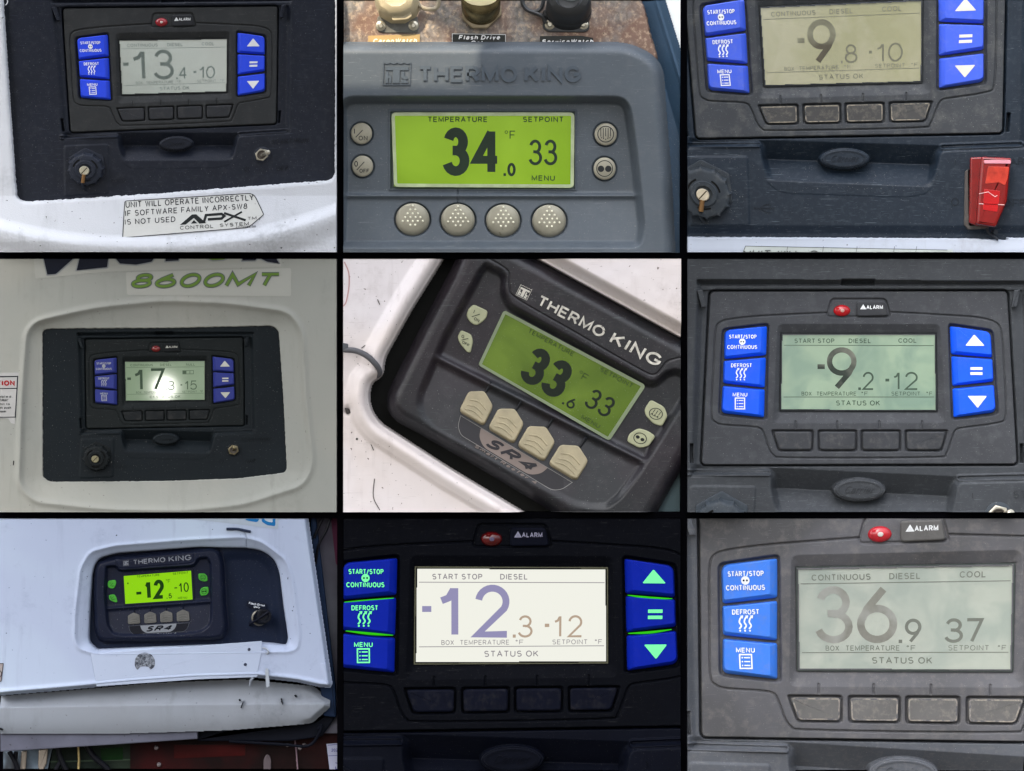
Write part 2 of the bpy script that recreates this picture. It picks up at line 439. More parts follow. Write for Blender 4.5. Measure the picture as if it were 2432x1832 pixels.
def relief(name, pn, parent, m, fn, box=(0, 0, PW, PH), step=5.0, label=None):
    """fn(X, Y) -> z (nan where nothing is)"""
    x0, y0, x1, y1 = max(0, box[0]), max(0, box[1]), min(PW, box[2]), min(PH, box[3])
    nx = max(2, int(round((x1 - x0) / step)) + 1); ny = max(2, int(round((y1 - y0) / step)) + 1)
    X, Y = np.meshgrid(np.linspace(x0, x1, nx), np.linspace(y0, y1, ny))
    Z = fn(X, Y)
    ok = ~np.isnan(Z); Zf = np.where(ok, Z, 0)
    q = ok[:-1, :-1] & ok[1:, :-1] & ok[:-1, 1:] & ok[1:, 1:]
    idx = np.arange(nx * ny).reshape(ny, nx)
    a, b, c, d = idx[:-1, :-1][q], idx[:-1, 1:][q], idx[1:, 1:][q], idx[1:, :-1][q]
    F = np.stack([a, d, c, b], 1)
    V = np.stack([X.ravel(), Y.ravel(), Zf.ravel()], 1)
    # skirts down to the board on the panel's own edges
    eV = []; eF = []; n0 = len(V)
    def skirt(line, flip):
        nonlocal n0
        m_ = len(line); P = V[line].copy(); P[:, 2] = FLOOR + 2; eV.append(P)
        okl = ok.ravel()[line]
        for i in range(m_ - 1):
            if okl[i] and okl[i + 1]:
                f = (line[i], line[i + 1], n0 + i + 1, n0 + i); eF.append(f if not flip else f[::-1])
        n0 += m_
    if x0 <= 0: skirt(idx[:, 0], False)
    if x1 >= PW: skirt(idx[:, -1], True)
    if y0 <= 0: skirt(idx[0, :], True)
    if y1 >= PH: skirt(idx[-1, :], False)
    nreal = len(V)
    if eV: V = np.concatenate([V] + eV)
    nsk = len(eF)
    if eF: F = np.concatenate([F, np.array(eF)])
    used = np.zeros(len(V), bool); used[F.ravel()] = True
    remap = np.cumsum(used) - 1; V = V[used]; F = remap[F]
    _, loc = root_of(parent) if parent is not None else (None, Vector((0, 0, 0)))
    W = PN[pn].w(V) - np.array(loc)
    me = bpy.data.meshes.new(name)
    me.vertices.add(len(W)); me.vertices.foreach_set('co', W.ravel())
    me.loops.add(F.size); me.loops.foreach_set('vertex_index', F.ravel().astype(np.int32))
    me.polygons.add(len(F)); me.polygons.foreach_set('loop_start', (np.arange(len(F)) * 4).astype(np.int32))
    me.update(calc_edges=True)
    sm = np.ones(len(F), bool)
    if nsk: sm[-nsk:] = False
    me.polygons.foreach_set('use_smooth', sm)
    me.materials.append(m); me.update(); me.validate()
    o = bpy.data.objects.new(name, me); scn.collection.objects.link(o)
    if parent is not None: o.parent = parent
    if label: o['label'] = label
    return o

# ------------------------------------------------------------------ setting: the dark board and its bars
mb = MB()
board_m = mat('board_black', (9, 11, 16), rough=.9, var=.03, spec=0.0)
def world_box(name, x0, x1, y0, y1, z0, z1, m, parent=None):
    bm = bmesh.new(); bmesh.ops.create_cube(bm, size=1)
    for v in bm.verts: v.co = Vector(((x0 + x1) / 2 + v.co.x * (x1 - x0), (y0 + y1) / 2 + v.co.y * (y1 - y0), (z0 + z1) / 2 + v.co.z * (z1 - z0)))
    me = bpy.data.meshes.new(name); bm.to_mesh(me); bm.free(); me.materials.append(m)
    o = bpy.data.objects.new(name, me); scn.collection.objects.link(o)
    if parent: o.parent = parent
    return o
BZ = -FLOOR * U
o = world_box('backing_board', -1.24, 1.24, BZ, BZ + .04, -.94, .94, board_m); o['kind'] = 'structure'
for nm, a in (('dividing_bar', [(-1.24, 1.24, .3005, .3155), (-1.24, 1.24, -.3155, -.3005)]), ('dividing_bar', [(-.4155, -.4005, -.916, .916), (.4005, .4155, -.916, .916)])):
    for (x0, x1, z0, z1) in a:
        front = .004 if x1 - x0 > 1 else .005
        o = world_box(nm, x0, x1, front, BZ - .001, z0, z1, board_m); o['kind'] = 'structure'

# added unseen between the sun and the wall: a dark canopy with one gap, which lets a patch of sun onto the metal controller
def added_sun_blocker():
    root = bpy.data.objects.new('added_sun_blocker', None); scn.collection.objects.link(root)
    root['label'] = 'added unseen canopy overhead with one gap in its cloth'; root['category'] = 'canopy'
    D = 3.0
    side = sdir.cross(Vector((0, 0, 1))).normalized(); up = side.cross(sdir).normalized()
    root.location = sdir * D
    def proj(px, py, z):   # panel 2 point -> plane of the added sun blocker
        p = Vector(PN[2].w([(px, py, z)])[0]); q = p + sdir * D - sdir * (p.dot(sdir))
        d = q - sdir * D; return d.dot(side), d.dot(up)
    gap = [proj(x, y, z) for x, y, z in ((14, -40, -60), (560, -40, -60), (610, 190, -60), (660, 200, -60), (690, 285, 0), (900, 285, 0), (925, 320, 0), (915, 500, 0), (850, 640, 0), (14, 640, 0))]
    bm = bmesh.new()
    cs = []
    for x, z in ((-1.25, -.94), (1.25, -.94), (1.25, .94), (-1.25, .94)):
        p = Vector((x, 0, z)); p = p - sdir * p.dot(sdir); cs.append((p.dot(side), p.dot(up)))
    xa, xb, ya, yb = min(c[0] for c in cs) - .07, max(c[0] for c in cs) + .07, min(c[1] for c in cs) - .07, max(c[1] for c in cs) + .07
    outer = [(xa, ya), (xb, ya), (xb, yb), (xa, yb)]
    vo = [bm.verts.new(side * a + up * b) for a, b in outer]
    vi = [bm.verts.new(side * a + up * b) for a, b in gap]
    es = [bm.edges.new((vo[i - 1], vo[i])) for i in range(4)] + [bm.edges.new((vi[i - 1], vi[i])) for i in range(len(vi))]
    bmesh.ops.triangle_fill(bm, edges=es, use_beauty=True)
    g = bmesh.ops.extrude_face_region(bm, geom=bm.faces[:])
    for e in g['geom']:
        if isinstance(e, bmesh.types.BMVert): e.co += sdir * .02
    me = bpy.data.meshes.new('cloth'); bm.to_mesh(me); bm.free()
    me.materials.append(mat('canopy_cloth', (60, 62, 66), rough=.9))  # material for the added sun blocker alone
    o = bpy.data.objects.new('cloth', me); scn.collection.objects.link(o); o.parent = root  # sheet of the added, unseen sun blocker
added_sun_blocker()

# what stands behind the viewer and shows only as reflections in the display glass
def behind():
    global CUR
    CUR = 0
    g = world_box('ground', -60, 60, -90, .3, -1.75, -1.6, mat('asphalt', (72, 71, 68), rough=.9, var=.3, vscale=.6)); g['kind'] = 'structure'
    leaf = mat('leaf', (84, 104, 24), rough=.6, var=.5, vscale=3); bark = mat('bark', (92, 78, 62), rough=.9)
    def tree(x, y, h, r, lb, n=900, sq=1.0):
        t = bpy.data.objects.new('tree', None); scn.collection.objects.link(t); t.location = (x, y, -1.6)
        t['label'] = lb; t['category'] = 'tree'; t['group'] = 'trees behind the viewer'
        bm = bmesh.new(); bmesh.ops.create_cone(bm, segments=10, radius1=.14, radius2=.05, depth=h, matrix=__import__('mathutils').Matrix.Translation((0, 0, h / 2)))
        me = bpy.data.meshes.new('trunk'); bm.to_mesh(me); bm.free(); me.materials.append(bark); o = bpy.data.objects.new('trunk', me); scn.collection.objects.link(o); o.parent = t
        V = []; F = []
        cl = [(random.gauss(0, .5) * r, random.gauss(0, .5) * r, h + random.gauss(0, .42) * r * sq, random.uniform(.2, .42) * r) for _ in range(14)]
        for i in range(n):
            c = random.choice(cl); p = Vector([random.gauss(0, .5) for _ in range(3)]) * c[3] + Vector(c[:3])
            a = Vector([random.gauss(0, 1) for _ in range(3)]).normalized() * .10 * r; b_ = a.cross(Vector([random.gauss(0, 1) for _ in range(3)])).normalized() * .065 * r
            k = len(V); V += [p - a, p + b_, p + a, p - b_]; F.append((k, k + 1, k + 2, k + 3))
        me = bpy.data.meshes.new('crown'); me.from_pydata(V, [], F); me.materials.append(leaf); o = bpy.data.objects.new('crown', me); scn.collection.objects.link(o); o.parent = t
    tree(3.15, -30, 4.75, .75, 'leafy tree to the right behind the viewer', 2600); tree(-3.5, -32, 3.9, .7, 'small tree to the left behind the viewer', 2600); tree(7.6, -45, 4.0, 2.0, 'broad tree far behind the viewer', 3000)
    def van(x, y, c, lb, L=4.6, H=2.05, W=1.9):
        t = bpy.data.objects.new('parked_van', None); scn.collection.objects.link(t); t.location = (x, y, -1.6)
        t['label'] = lb; t['category'] = 'van'; t['group'] = 'vans behind the viewer'
        def part(nm, prof, y0, y1, m):
            V = [(a, y0, b) for a, b in prof] + [(a, y1, b) for a, b in prof]; n = len(prof)
            F = [tuple(range(n))[::-1], tuple(range(n, 2 * n))] + [(i, (i + 1) % n, n + (i + 1) % n, n + i) for i in range(n)]
            me = bpy.data.meshes.new(nm); me.from_pydata(V, [], F); me.materials.append(m); o = bpy.data.objects.new(nm, me); scn.collection.objects.link(o); o.parent = t; return o
        pm = mat('van_paint', c, rough=.3); gl = mat('van_glass', (30, 36, 40), rough=.1); ty = mat('van_tyre', (24, 24, 26), rough=.8)
        part('body', [(-L / 2, .3), (L / 2, .3), (L / 2, .95), (L / 2 - .7, 1.15), (L / 2 - 1.3, H), (-L / 2 + .1, H), (-L / 2, 1.6)], -W / 2, W / 2, pm)
        part('side_window', [(L / 2 - 1.0, 1.15), (L / 2 - 1.45, H - .15), (L / 2 - 2.3, H - .15), (L / 2 - 2.3, 1.15)], W / 2, W / 2 + .01, gl)
        for q in (-1, 1):
            for sd in (-1, 1): part('wheel', [(q * L * .31 + .33 * math.cos(k * PI / 8), .33 + .33 * math.sin(k * PI / 8)) for k in range(16)], sd * W / 2 - .1, sd * W / 2 + .1, ty)
    van(.55, -27, (235, 238, 242), 'white van parked behind the viewer', H=1.78); van(5.6, -31, (90, 100, 120), 'blue van parked behind the viewer', H=1.95); van(-3.6, -30, (190, 190, 185), 'silver van parked behind the viewer')
behind()

# ------------------------------------------------------------------ the blue-keyed controller (seen in six of the close-ups)
H1 = [[0.7970402, 0.1340044, 273.9841172], [-0.0053551, 0.8225622, -115.5889709], [2.97e-05, 0.000103, 1.0]]
H3 = [[1.0301803, 0.1382844, -215.8918324], [-0.050344, 1.1197436, -467.9586571], [-3.76e-05, 0.0001077, 1.0]]
H4 = [[0.550519, 0.0641546, 470.6901087], [-0.0011754, 0.5824536, 409.1292993], [8.3e-06, 5.4e-05, 1.0]]
H6 = [[1, 0, 0], [0, 1, 0], [0, 0, 1]]
H8 = [[1.3040194, 0.0176986, -332.6644166], [0.0091328, 1.2988261, -310.7852812], [1.98e-05, 2.13e-05, 1.0]]
H9 = [[1.3191531, 0.0842962, -134.8162804], [-0.0420632, 1.3954487, -328.5825342], [-4.47e-05, 6.39e-05, 1.0]]
def hmap(H, X, Y):
    H = np.array(H); w = H[2, 0] * X + H[2, 1] * Y + H[2, 2]
    return (H[0, 0] * X + H[0, 1] * Y + H[0, 2]) / w, (H[1, 0] * X + H[1, 1] * Y + H[1, 2]) / w

FACE = rpoly([(148, 210), (2104, 208), (2168, 1348), (92, 1352)], 34)
SCREEN = [(620, 488), (1632, 490), (1640, 995), (612, 993)]
BEZEL = rpoly([(592, 425), (1662, 425), (1700, 1075), (562, 1078)], 40)
SEAM = catmull([(918, 352), (700, 362), (480, 374), (300, 392), (215, 415), (185, 480), (172, 700), (158, 1010), (185, 1070), (250, 1090), (460, 1105), (505, 1150), (535, 1240), (570, 1290), (640, 1303),
                (1130, 1306), (1640, 1300), (1700, 1280), (1735, 1190), (1765, 1122), (1830, 1105), (2040, 1075), (2092, 1020), (2080, 700), (2064, 490), (2030, 420), (1920, 385), (1700, 368), (1340, 348)], 3)
APOCK = rpoly([(915, 378), (948, 262), (1302, 262), (1336, 378)], 26)
LKEYS = [[(245, 465), (525, 440), (519, 630), (243, 656)], [(240, 668), (518, 646), (510, 843), (236, 814)], [(234, 832), (510, 856), (505, 1040), (224, 1010)]]
RKEYS = [[(1725, 440), (1994, 476), (2004, 645), (1733, 624)], [(1735, 638), (2006, 656), (2013, 803), (1742, 832)], [(1743, 850), (2016, 826), (2028, 1005), (1750, 1040)]]
LPOCK = rpoly([(222, 450), (545, 412), (532, 1066), (198, 1030)], 40)
RPOCK = rpoly([(1706, 412), (2016, 458), (2052, 1028), (1728, 1066)], 40)
SOFT = [[(566, 1132), (820, 1132), (816, 1252), (606, 1252)], [(868, 1132), (1106, 1132), (1104, 1252), (870, 1252)], [(1150, 1132), (1392, 1132), (1392, 1252), (1152, 1252)], [(1440, 1132), (1700, 1132), (1664, 1252), (1444, 1252)]]
SPOCK = [rpoly(inset(p, -17), 26, 4) for p in SOFT]
TICKS = [712, 985, 1262, 1542]
def i1(pts):   # points read on the first close-up, brought to the controller's own frame
    Hi = np.linalg.inv(np.array(H1)); return [tuple(float(v) for v in hmap(Hi, p[0], p[1])) for p in pts]
WELL = rpoly(i1([(328, -14), (1925, -14), (1908, 885), (1572, 908), (1540, 1040), (1500, 1088), (1420, 1104), (900, 1112), (845, 1100), (800, 1060), (772, 960), (766, 905), (412, 930)]), 24, 3)
SCOOPY = i1([(700, 955), (1650, 955)])
LEDGE_L = i1([(405, 905), (765, 893)]); LEDGE_R = i1([(1575, 880), (1880, 860)])

def carrier(pn, H, label, root_at, pal, small, digits, status='STATUS OK', opening=None, tray_z=45.0, hdr=('CONTINUOUS', 'DIESEL', 'COOL'), glow=False,
            toggle='switch', dusty=0.0, knob=(0, 0, 1.0), extra=None, lcd_w=(.1, .1), tray_fade=None, lcd_mods=None, side=(0, 0)):
    Hn = np.array(H); Hi = np.linalg.inv(Hn)
    s = float(np.hypot(*(np.array(hmap(Hn, 1130, 700)) - np.array(hmap(Hn, 1131, 700)))))
    M = lambda x, y, z: (*[float(v) for v in hmap(Hn, x + side[0] * z, y + side[1] * z)], z * s)
    H1i = np.linalg.inv(np.array(H1))
    def c1(x, y): return tuple(float(v) for v in hmap(H1i, x, y))
    T = thing('refrigeration_controller', label, 'controller', pn, *root_at, group='controllers with blue keys')
    T['_p'] = pn
    mk = lambda key, **kw: mat(f'{key}_{pn}', pal[key], **kw)
    dz = dusty
    m_face = mk('face', second=pal.get('face2'), sscale=2.2, rough=.62, var=.10, dust=.10 + .5 * dz, dustc=pal.get('dust', (120, 122, 124)), speck=.35 + .5 * dz, scratch=.15 + .3 * dz, bump=.12, bscale=700)
    m_tray = mk('tray', rough=.46, var=.16, vscale=6, dust=.08 + .3 * dz, dscale=70, dustc=pal.get('tdust', pal.get('dust', (120, 122, 124))), speck=.35 + .6 * dz, scratch=.35 + .4 * dz, scratchc=pal.get('scr', (95, 100, 108)), bump=.10, bscale=600)
    m_key = mk('key', k=1.7 if pn == 8 else 1.0, rough=.38, var=.05, dust=.02 + .6 * dz, dscale=50, dustc=(140, 140, 150), spec=.45, speck=.15 * dz)
    m_soft = mat(f'soft_{pn}', pal.get('soft', pal['face']), rough=.5, var=.12, dust=.1 + .9 * dz, dustc=pal.get('softdust', (150, 145, 138)), dscale=60, scratch=.3 * dz)
    m_worn = mat(f'worn_rim_{pn}', pal.get('softdust', (150, 145, 138)), rough=.7, var=.3, vscale=60, second=pal['face'], sscale=60)
    m_print = mat(f'print_{pn}', (245, 248, 250) if not glow else (120, 240, 160), rough=.6, emit=(110, 245, 150) if glow else None, estr=.8, k=1.0 if pn != 4 else .45)
    m_prw = mat(f'printwhite_{pn}', pal.get('printw', (235, 238, 240)), rough=.6)
    m_dot = mat(f'dark_{pn}', (20, 24, 60), rough=.6)

    # tray: a deep well round the face, a scooped finger recess below it, bosses for the cap and the switch
    def tray(X, Y):
        cx, cy = hmap(Hi, X, Y)
        dw = sdf(WELL, cx, cy)
        z = np.full(X.shape, float(tray_z))
        if tray_fade: z = z + tray_fade(X, Y) / s
        floor = 6.0 * np.ones(X.shape)
        sy0 = SCOOPY[0][1] + (cx - SCOOPY[0][0]) * (SCOOPY[1][1] - SCOOPY[0][1]) / (SCOOPY[1][0] - SCOOPY[0][0])
        tt = rampf(0, 200, cy - sy0)
        floor = floor - 96 * rampf(-135, 0, cy - sy0) + (tray_z + 92) * rampf(0, 170, cy - sy0)
        wall = ss(-60, -4, dw)
        z = np.where(dw < 0, floor * (1 - wall) + np.maximum(z, floor) * wall, z)
        # shelf above the face
        sh = ss(100, 112, cy) * (1 - ss(166, 174, cy)) * (dw < -10)
        z = z - 30 * sh
        z = np.where((cy > 172) & (cy < 204) & (dw < -40), 22.0, z)
        # small slot in the shelf
        ds = np.maximum(np.abs(cx - 1121) - 108, np.abs(cy - 153) - 19)
        z = z - 50 * (1 - ss(-3, 3, ds))
        # ledges beside the recess
        for L_ in (LEDGE_L, LEDGE_R):
            d = dline(L_, cx, cy); z = z + 16 * (1 - ss(2, 9, np.abs(d - 16))) * (dw < 20)
        # slit in the right and left wall
        for sx in (28, 2196):
            ds = np.maximum(np.abs(cx - sx) - 9, np.abs(cy - 1275) - 62); z = z - 60 * (1 - ss(-3, 4, ds))
        # panel that carries the capped port
        P = BOSS; db = sdf(P, cx, cy); z = z + 9 * (1 - ss(-8, 8, db))
        # gap round the face
        df = sdf(FACE, cx, cy)
        z = np.where(df < 14, z - (z + 45) * (1 - ss(2, 14, df)), z)
        z = np.where(df < -30, -60.0, z)
        # badge on the recess lip
        bx, by = BADGE
        e = ((cx - bx) / 168) ** 2 + ((cy - by) / 74) ** 2
        z = np.where(e < 1.2, z * ss(1.0, 1.15, e) + (1 - ss(1.0, 1.15, e)) * 30, z)
        z = z * s
        if opening is not None:
            do = sdf(opening, X, Y); z = np.where(do > 40, np.nan, z)
        return z
    relief('housing', pn, T, m_tray, tray, step=4.6)

    def face(X, Y):
        cx, cy = hmap(Hi, X, Y)
        df = sdf(FACE, cx, cy)
        z = 10 - 70 * ss(-6, 4, df)
        db = sdf(BEZEL, cx, cy); dsn = sdf(SCREEN, cx, cy)
        t = np.clip(-db / (np.abs(db) + np.abs(dsn) + 1e-6), 0, 1)
        z = np.where(db < 0, z + 9 * (1 - ss(-12, 0, np.abs(db))) - 34 * t * (dsn > 0), z)
        z = np.where(dsn < 4, z - (dsn < 4) * 20, z)
        z = z - 13 * (1 - ss(1, 8, dline(SEAM, cx, cy)))
        z = z - 15 * (1 - ss(1, 9, dline(APOCK, cx, cy, True)))
        z = z - 8 * (1 - ss(-8, 0, sdf(APOCK, cx, cy)))
        for P in (LPOCK, RPOCK): z = z - 34 * (1 - ss(-16, -2, sdf(P, cx, cy)))
        for P in SPOCK: z = z - 26 * (1 - ss(-13, -1, sdf(P, cx, cy)))
        for tx in TICKS: z = z - 10 * (1 - ss(2, 8, dline([(tx, 1066), (tx, 1112)], cx, cy)))
        z = z * s
        return np.where((df > 16) | (dsn < -9), np.nan, z)
    xs = [M(*p, 0) for p in FACE]
    relief('faceplate', pn, T, m_face, face, box=(min(p[0] for p in xs) - 20, min(p[1] for p in xs) - 20, max(p[0] for p in xs) + 20, max(p[1] for p in xs) + 20), step=4.4)

    # display
    scr = MB(); P = inset(SCREEN, -4)
    prism(scr, P, -46, -17)
    n0 = len(scr.v)
    m_lcd = mat(f'lcd_{pn}', pal['lcd'], ior=pal.get('ior', 1.5), rough=.1 if 'ior' in pal else .28, var=.04, vscale=14, spec=.5 / MATT[pn], second=pal.get('lcd_glare'), sscale=pal.get('lcds', 7.0), emit=pal.get('lcde'), estr=pal.get('lcdestr', 0.0), speck=.12, coat=pal.get('coat', 0.0), coat_r=.035)  # second colour mottles the LCD, standing in for blurred reflections
    D = scr.build('display', pn, T, m_lcd, M=M, smooth=False)
    if D:
        fr = MB(); stroke(fr, inset(SCREEN, -1), 9, -17, -11, True)
        fr.build('display_frame', pn, D, mat(f'lcdframe_{pn}', pal.get('frame', (38, 42, 44)), rough=.4), M=M)
        ink = pal['ink']; m_ink = mat(f'ink_{pn}', ink, rough=.4, var=.15, vscale=22, second=pal.get('ink2'), sscale=9.0, emit=pal.get('inke'), estr=1.0)  # dusk ink emits, for backlight leak and the bloom washing it out
        m_inks = mat(f'inks_{pn}', pal.get('inks', ink), rough=.4, var=.1, emit=pal.get('inkse'), estr=1.0)
        zt = -16.2
        hb = {'CONTINUOUS': (690, 521, 974, 551), 'DIESEL': (1062, 521, 1208, 551), 'COOL': (1388, 519, 1508, 549), 'START STOP': (705, 521, 968, 551), 'NULL': (1392, 521, 1504, 551)}
        t_ = MB()
        for h_ in hdr: text(t_, h_, hb[h_], -17, zt, .17)
        if status: text(t_, status, (978, 928, 1268, 961) if status == 'STATUS OK' else (925, 928, 1320, 961), -17, zt, .16)
        text(t_, 'BOX', (752, 870, 818, 896), -17, zt, .13); text(t_, 'TEMPERATURE', (850, 870, 1112, 896), -17, zt, .13)
        text(t_, '°F', (1145, 870, 1188, 896), -17, zt, .13); text(t_, 'SETPOINT', (1342, 870, 1532, 896), -17, zt, .13); text(t_, '°F', (1572, 870, 1612, 896), -17, zt, .13)
        stroke(t_, [(636, 565), (1620, 567)], 4, -17, zt); stroke(t_, [(634, 905), (1622, 905)], 4, -17, zt)
        t_.build('caption_text', pn, D, m_inks, M=M)
        for (ch, x0, x1) in digits:
            t_ = MB()
            if ch == '-': prism(t_, [(x0, 690), (x1, 690), (x1, 721), (x0, 721)], -17, zt)
            else: text(t_, ch, (x0, 578, x1, 859), -17, zt, lcd_w[0])
            t_.build('minus_sign' if ch == '-' else 'large_digit', pn, D, m_ink, M=M)
        m_sm = m_inks if pn != 8 else mat('ink_small_8', (60, 55, 50), rough=.4, emit=(178, 158, 138), estr=1.0)
        for (ch, x0, x1) in small:
            t_ = MB()
            if ch == '-': prism(t_, [(x0, 785), (x1, 785), (x1, 803), (x0, 803)], -17, zt)
            elif ch == '.': prism(t_, [(x0, 842), (x1, 842), (x1, 859), (x0, 859)], -17, zt)
            else: text(t_, ch, (x0, 740, x1, 859), -17, zt, lcd_w[1])
            t_.build({'-': 'minus_sign', '.': 'decimal_point'}.get(ch, 'small_digit'), pn, D, m_sm, M=M)
        if pn == 4:
            b_ = MB(); stroke(b_, [(1348, 613), (1486, 613), (1486, 655), (1348, 655)], 6, -17, zt, True); prism(b_, [(1352, 617), (1396, 617), (1396, 651), (1352, 651)], -17, zt + .2); stroke(b_, [(1440, 617), (1440, 651)], 6, -17, zt)
            b_.build('fuel_gauge', pn, D, m_inks, M=M)

    # keys
    def key(P, r, z1, name, icon):
        left = P[0][0] < 1000
        ix0, ix1, iy0, iy1 = (7, 34, 5, 17) if left else (34, 7, 5, 17)
        T_ = [(P[0][0] + ix0, P[0][1] + iy0), (P[1][0] - ix1, P[1][1] + iy0), (P[2][0] - ix1, P[2][1] - iy1), (P[3][0] + ix0, P[3][1] - iy1)]
        rr = [max(q_, 14) for q_ in r]; O_ = rpoly(P, rr, 5); I_ = rpoly(T_, [q_ * .8 for q_ in rr], 5); I2 = inset(I_, 4)
        n_ = len(O_); V = []
        for Q, z in ((O_, -24), (O_, -7), (inset(O_, 2), -3), (I_, z1 - 3), (I2, z1), (inset(I2, 3), z1)): V += [(x, y, z) for x, y in Q]
        F = [(j * n_ + i, j * n_ + (i + 1) % n_, (j + 1) * n_ + (i + 1) % n_, (j + 1) * n_ + i) for j in range(5) for i in range(n_)] + [tuple(5 * n_ + i for i in range(n_))]
        b = MB(); b.add(V, F)
        k = b.build(name, pn, T, m_key, M=M, sharp=28)
        if k and icon:
            ic = MB(); icon(ic)
            ic.build('icon', pn, k, [m_print, m_dot] if name != 'arrow_key' or glow else [m_prw, m_dot], M=M)
        if k and glow:
            pass
    z1 = 24.0
    zi = z1 + 2.0
    def ic_start(b):
        text(b, 'START/STOP', (274, 496, 454, 522), z1, zi, .18)
        text(b, 'CONTINUOUS', (262, 564, 458, 590), z1, zi, .18)
        prism(b, ell(361, 542, 21), z1, zi, mi=0); prism(b, ell(353, 542, 5), z1, zi + .6, mi=1); prism(b, ell(369, 542, 5), z1, zi + .6, mi=1)
    def ic_def(b):
        text(b, 'DEFROST', (287, 684, 424, 710), z1, zi, .18)
        for x in (328, 353, 378):
            stroke(b, catmull([(x - 8, 782), (x + 3, 766), (x - 6, 748), (x - 1, 730), (x + 8, 722)], 4), 8, z1, zi)
            prism(b, [(x - 2, 716), (x + 15, 714), (x + 11, 731)], z1, zi + .2); prism(b, ell(x - 4, 791, 5, 5, 10), z1, zi)
    def ic_menu(b):
        text(b, 'MENU', (298, 877, 394, 902), z1, zi, .18)
        stroke(b, [(315, 912), (376, 912), (376, 983), (315, 983)], 7, z1, zi, True)
        for y in (928, 948, 968): stroke(b, [(325, y), (331, y)], 7, z1, zi); stroke(b, [(337, y), (368, y)], 6, z1, zi)
    def ic_up(b): prism(b, rpoly([(1883, 494), (1952, 569), (1824, 568)], 8, 3), z1, zi)
    def ic_eq(b): prism(b, [(1858, 709), (1937, 709), (1937, 727), (1858, 727)], z1, zi); prism(b, [(1858, 742), (1937, 742), (1937, 760), (1858, 760)], z1, zi)
    def ic_dn(b): prism(b, rpoly([(1839, 898), (1966, 898), (1906, 977)], 8, 3), z1, zi)
    for P, ic, r in zip(LKEYS, (ic_start, ic_def, ic_menu), ([44, 10, 14, 16], [16, 14, 14, 16], [16, 12, 12, 34])): key(P, r, z1, 'mode_key', ic)
    for P, ic, r in zip(RKEYS, (ic_up, ic_eq, ic_dn), ([12, 44, 16, 14], [14, 16, 16, 14], [14, 16, 40, 14])): key(P, r, z1, 'arrow_key', ic)
    if glow:
        m_g = mat('green_glow', (30, 150, 20), rough=.5, emit=(50, 185, 15), estr=.9)
        for (a, b_) in (((250, 668), (505, 647)), ((255, 818), (500, 842)), ((1745, 633), (1990, 652)), ((1752, 838), (1990, 818))):
            mm = ((a[0] + b_[0]) / 2, (a[1] + b_[1]) / 2 + (5 if a[0] > 1000 else 3))
            g = MB(); P_ = catmull([a, mm, b_], 5); tube(g, [(x, y, 3) for x, y in P_], [2 + 5 * math.sin(PI * i / (len(P_) - 1)) for i in range(len(P_))], 8)
            g.build('key_backlight', pn, T, m_g, M=M)
    for P in SOFT:
        b = MB(); prism(b, rpoly(P, 22, 5), -30, 14, 11, 4)
        if dz > .2: stroke(b, inset(rpoly(P, 22, 5), 7), 7, 8, 14.2, True, mi=1)
        b.build('soft_key', pn, T, [m_soft, m_worn], M=M)
    # alarm cluster
    b = MB(); lathe(b, 1016, 338, [(56, 0), (54, 8), (46, 17), (32, 24), (16, 28), (3, 29)], 36, .68)
    b.build('alarm_lamp', pn, T, mat(f'red_lens_{pn}', pal.get('lamp', (170, 20, 35)), rough=.12, coat=.8, var=.25, vscale=60), M=M)
    b = MB(); lathe(b, 1018, 338, [(14, 26), (13, 31), (8, 33)], 18, .8)
    b.build('lamp_core', pn, T, mat(f'lamp_core_{pn}', pal.get('core', (205, 190, 185)), rough=.3), M=M)
    b = MB(); prism(b, rpoly([(1112, 278), (1300, 278), (1320, 372), (1112, 376)], 20), -8, 20, 9, 4)
    A = b.build('alarm_key', pn, T, mat(f'alarmkey_{pn}', pal.get('soft', pal['face']), rough=.5, dust=.6 * dz, k=.8), M=M)
    if A:
        b = MB(); text(b, 'ALARM', (1176, 303, 1284, 328), 19, 20.9, .19)
        stroke(b, [(1155, 302), (1170, 326), (1140, 326)], 6, 19, 20.9, True); prism(b, [(1152, 308), (1158, 308), (1158, 319), (1152, 319)], 19, 21); prism(b, [(1146, 322), (1164, 322), (1160, 312), (1150, 312)], 19, 21)
        b.build('alarm_lettering', pn, A, m_prw, M=M)
    # badge with its embossed word
    bx, by = BADGE
    b = MB(); prism(b, ell(bx, by, 158, 66, 48), 20, 38, 6, 3); Bd = b.build('badge', pn, T, m_tray, M=M)
    if Bd:
        b = MB(); stroke(b, ell(bx, by, 138, 54, 48), 6, 36, 41, True)
        text(b, 'Carrier', [(bx - 88, by - 26), (bx + 108, by - 26), (bx + 92, by + 22), (bx - 104, by + 22)], 36, 42, .13, shear=.15)
        b.build('badge_lettering', pn, Bd, mat(f'badgelet_{pn}', pal['tray'], rough=.5, k=.75), M=M)
    # hinge pegs
    for P in ([(62, 205), (98, 202), (126, 315), (92, 318)], [(2140, 205), (2180, 200), (2160, 315), (2124, 318)]):
        b = MB(); prism(b, rpoly(P, 8, 3), 20, 70, 6, 2); b.build('hinge_peg', pn, T, m_tray, M=M)

    # capped port, lower left
    kx, ky = c1(572, 1108)
    kx += knob[0]; ky += knob[1]; kq = knob[2]
    ln = (-.10, .28)
    hexr = 198 * kq
    m_cap = mat(f'cap_{pn}', pal.get('cap', pal['tray']), rough=.55, var=.15, dust=.1 + .4 * dz, speck=.5, dustc=pal.get('dust', (120, 122, 124)))
    b = MB(); prism(b, rpoly(ell(kx + 8, ky - 26, hexr, hexr * .98, 6, PI / 6), 16, 3), tray_z - 12, tray_z + 26, 8, 2)
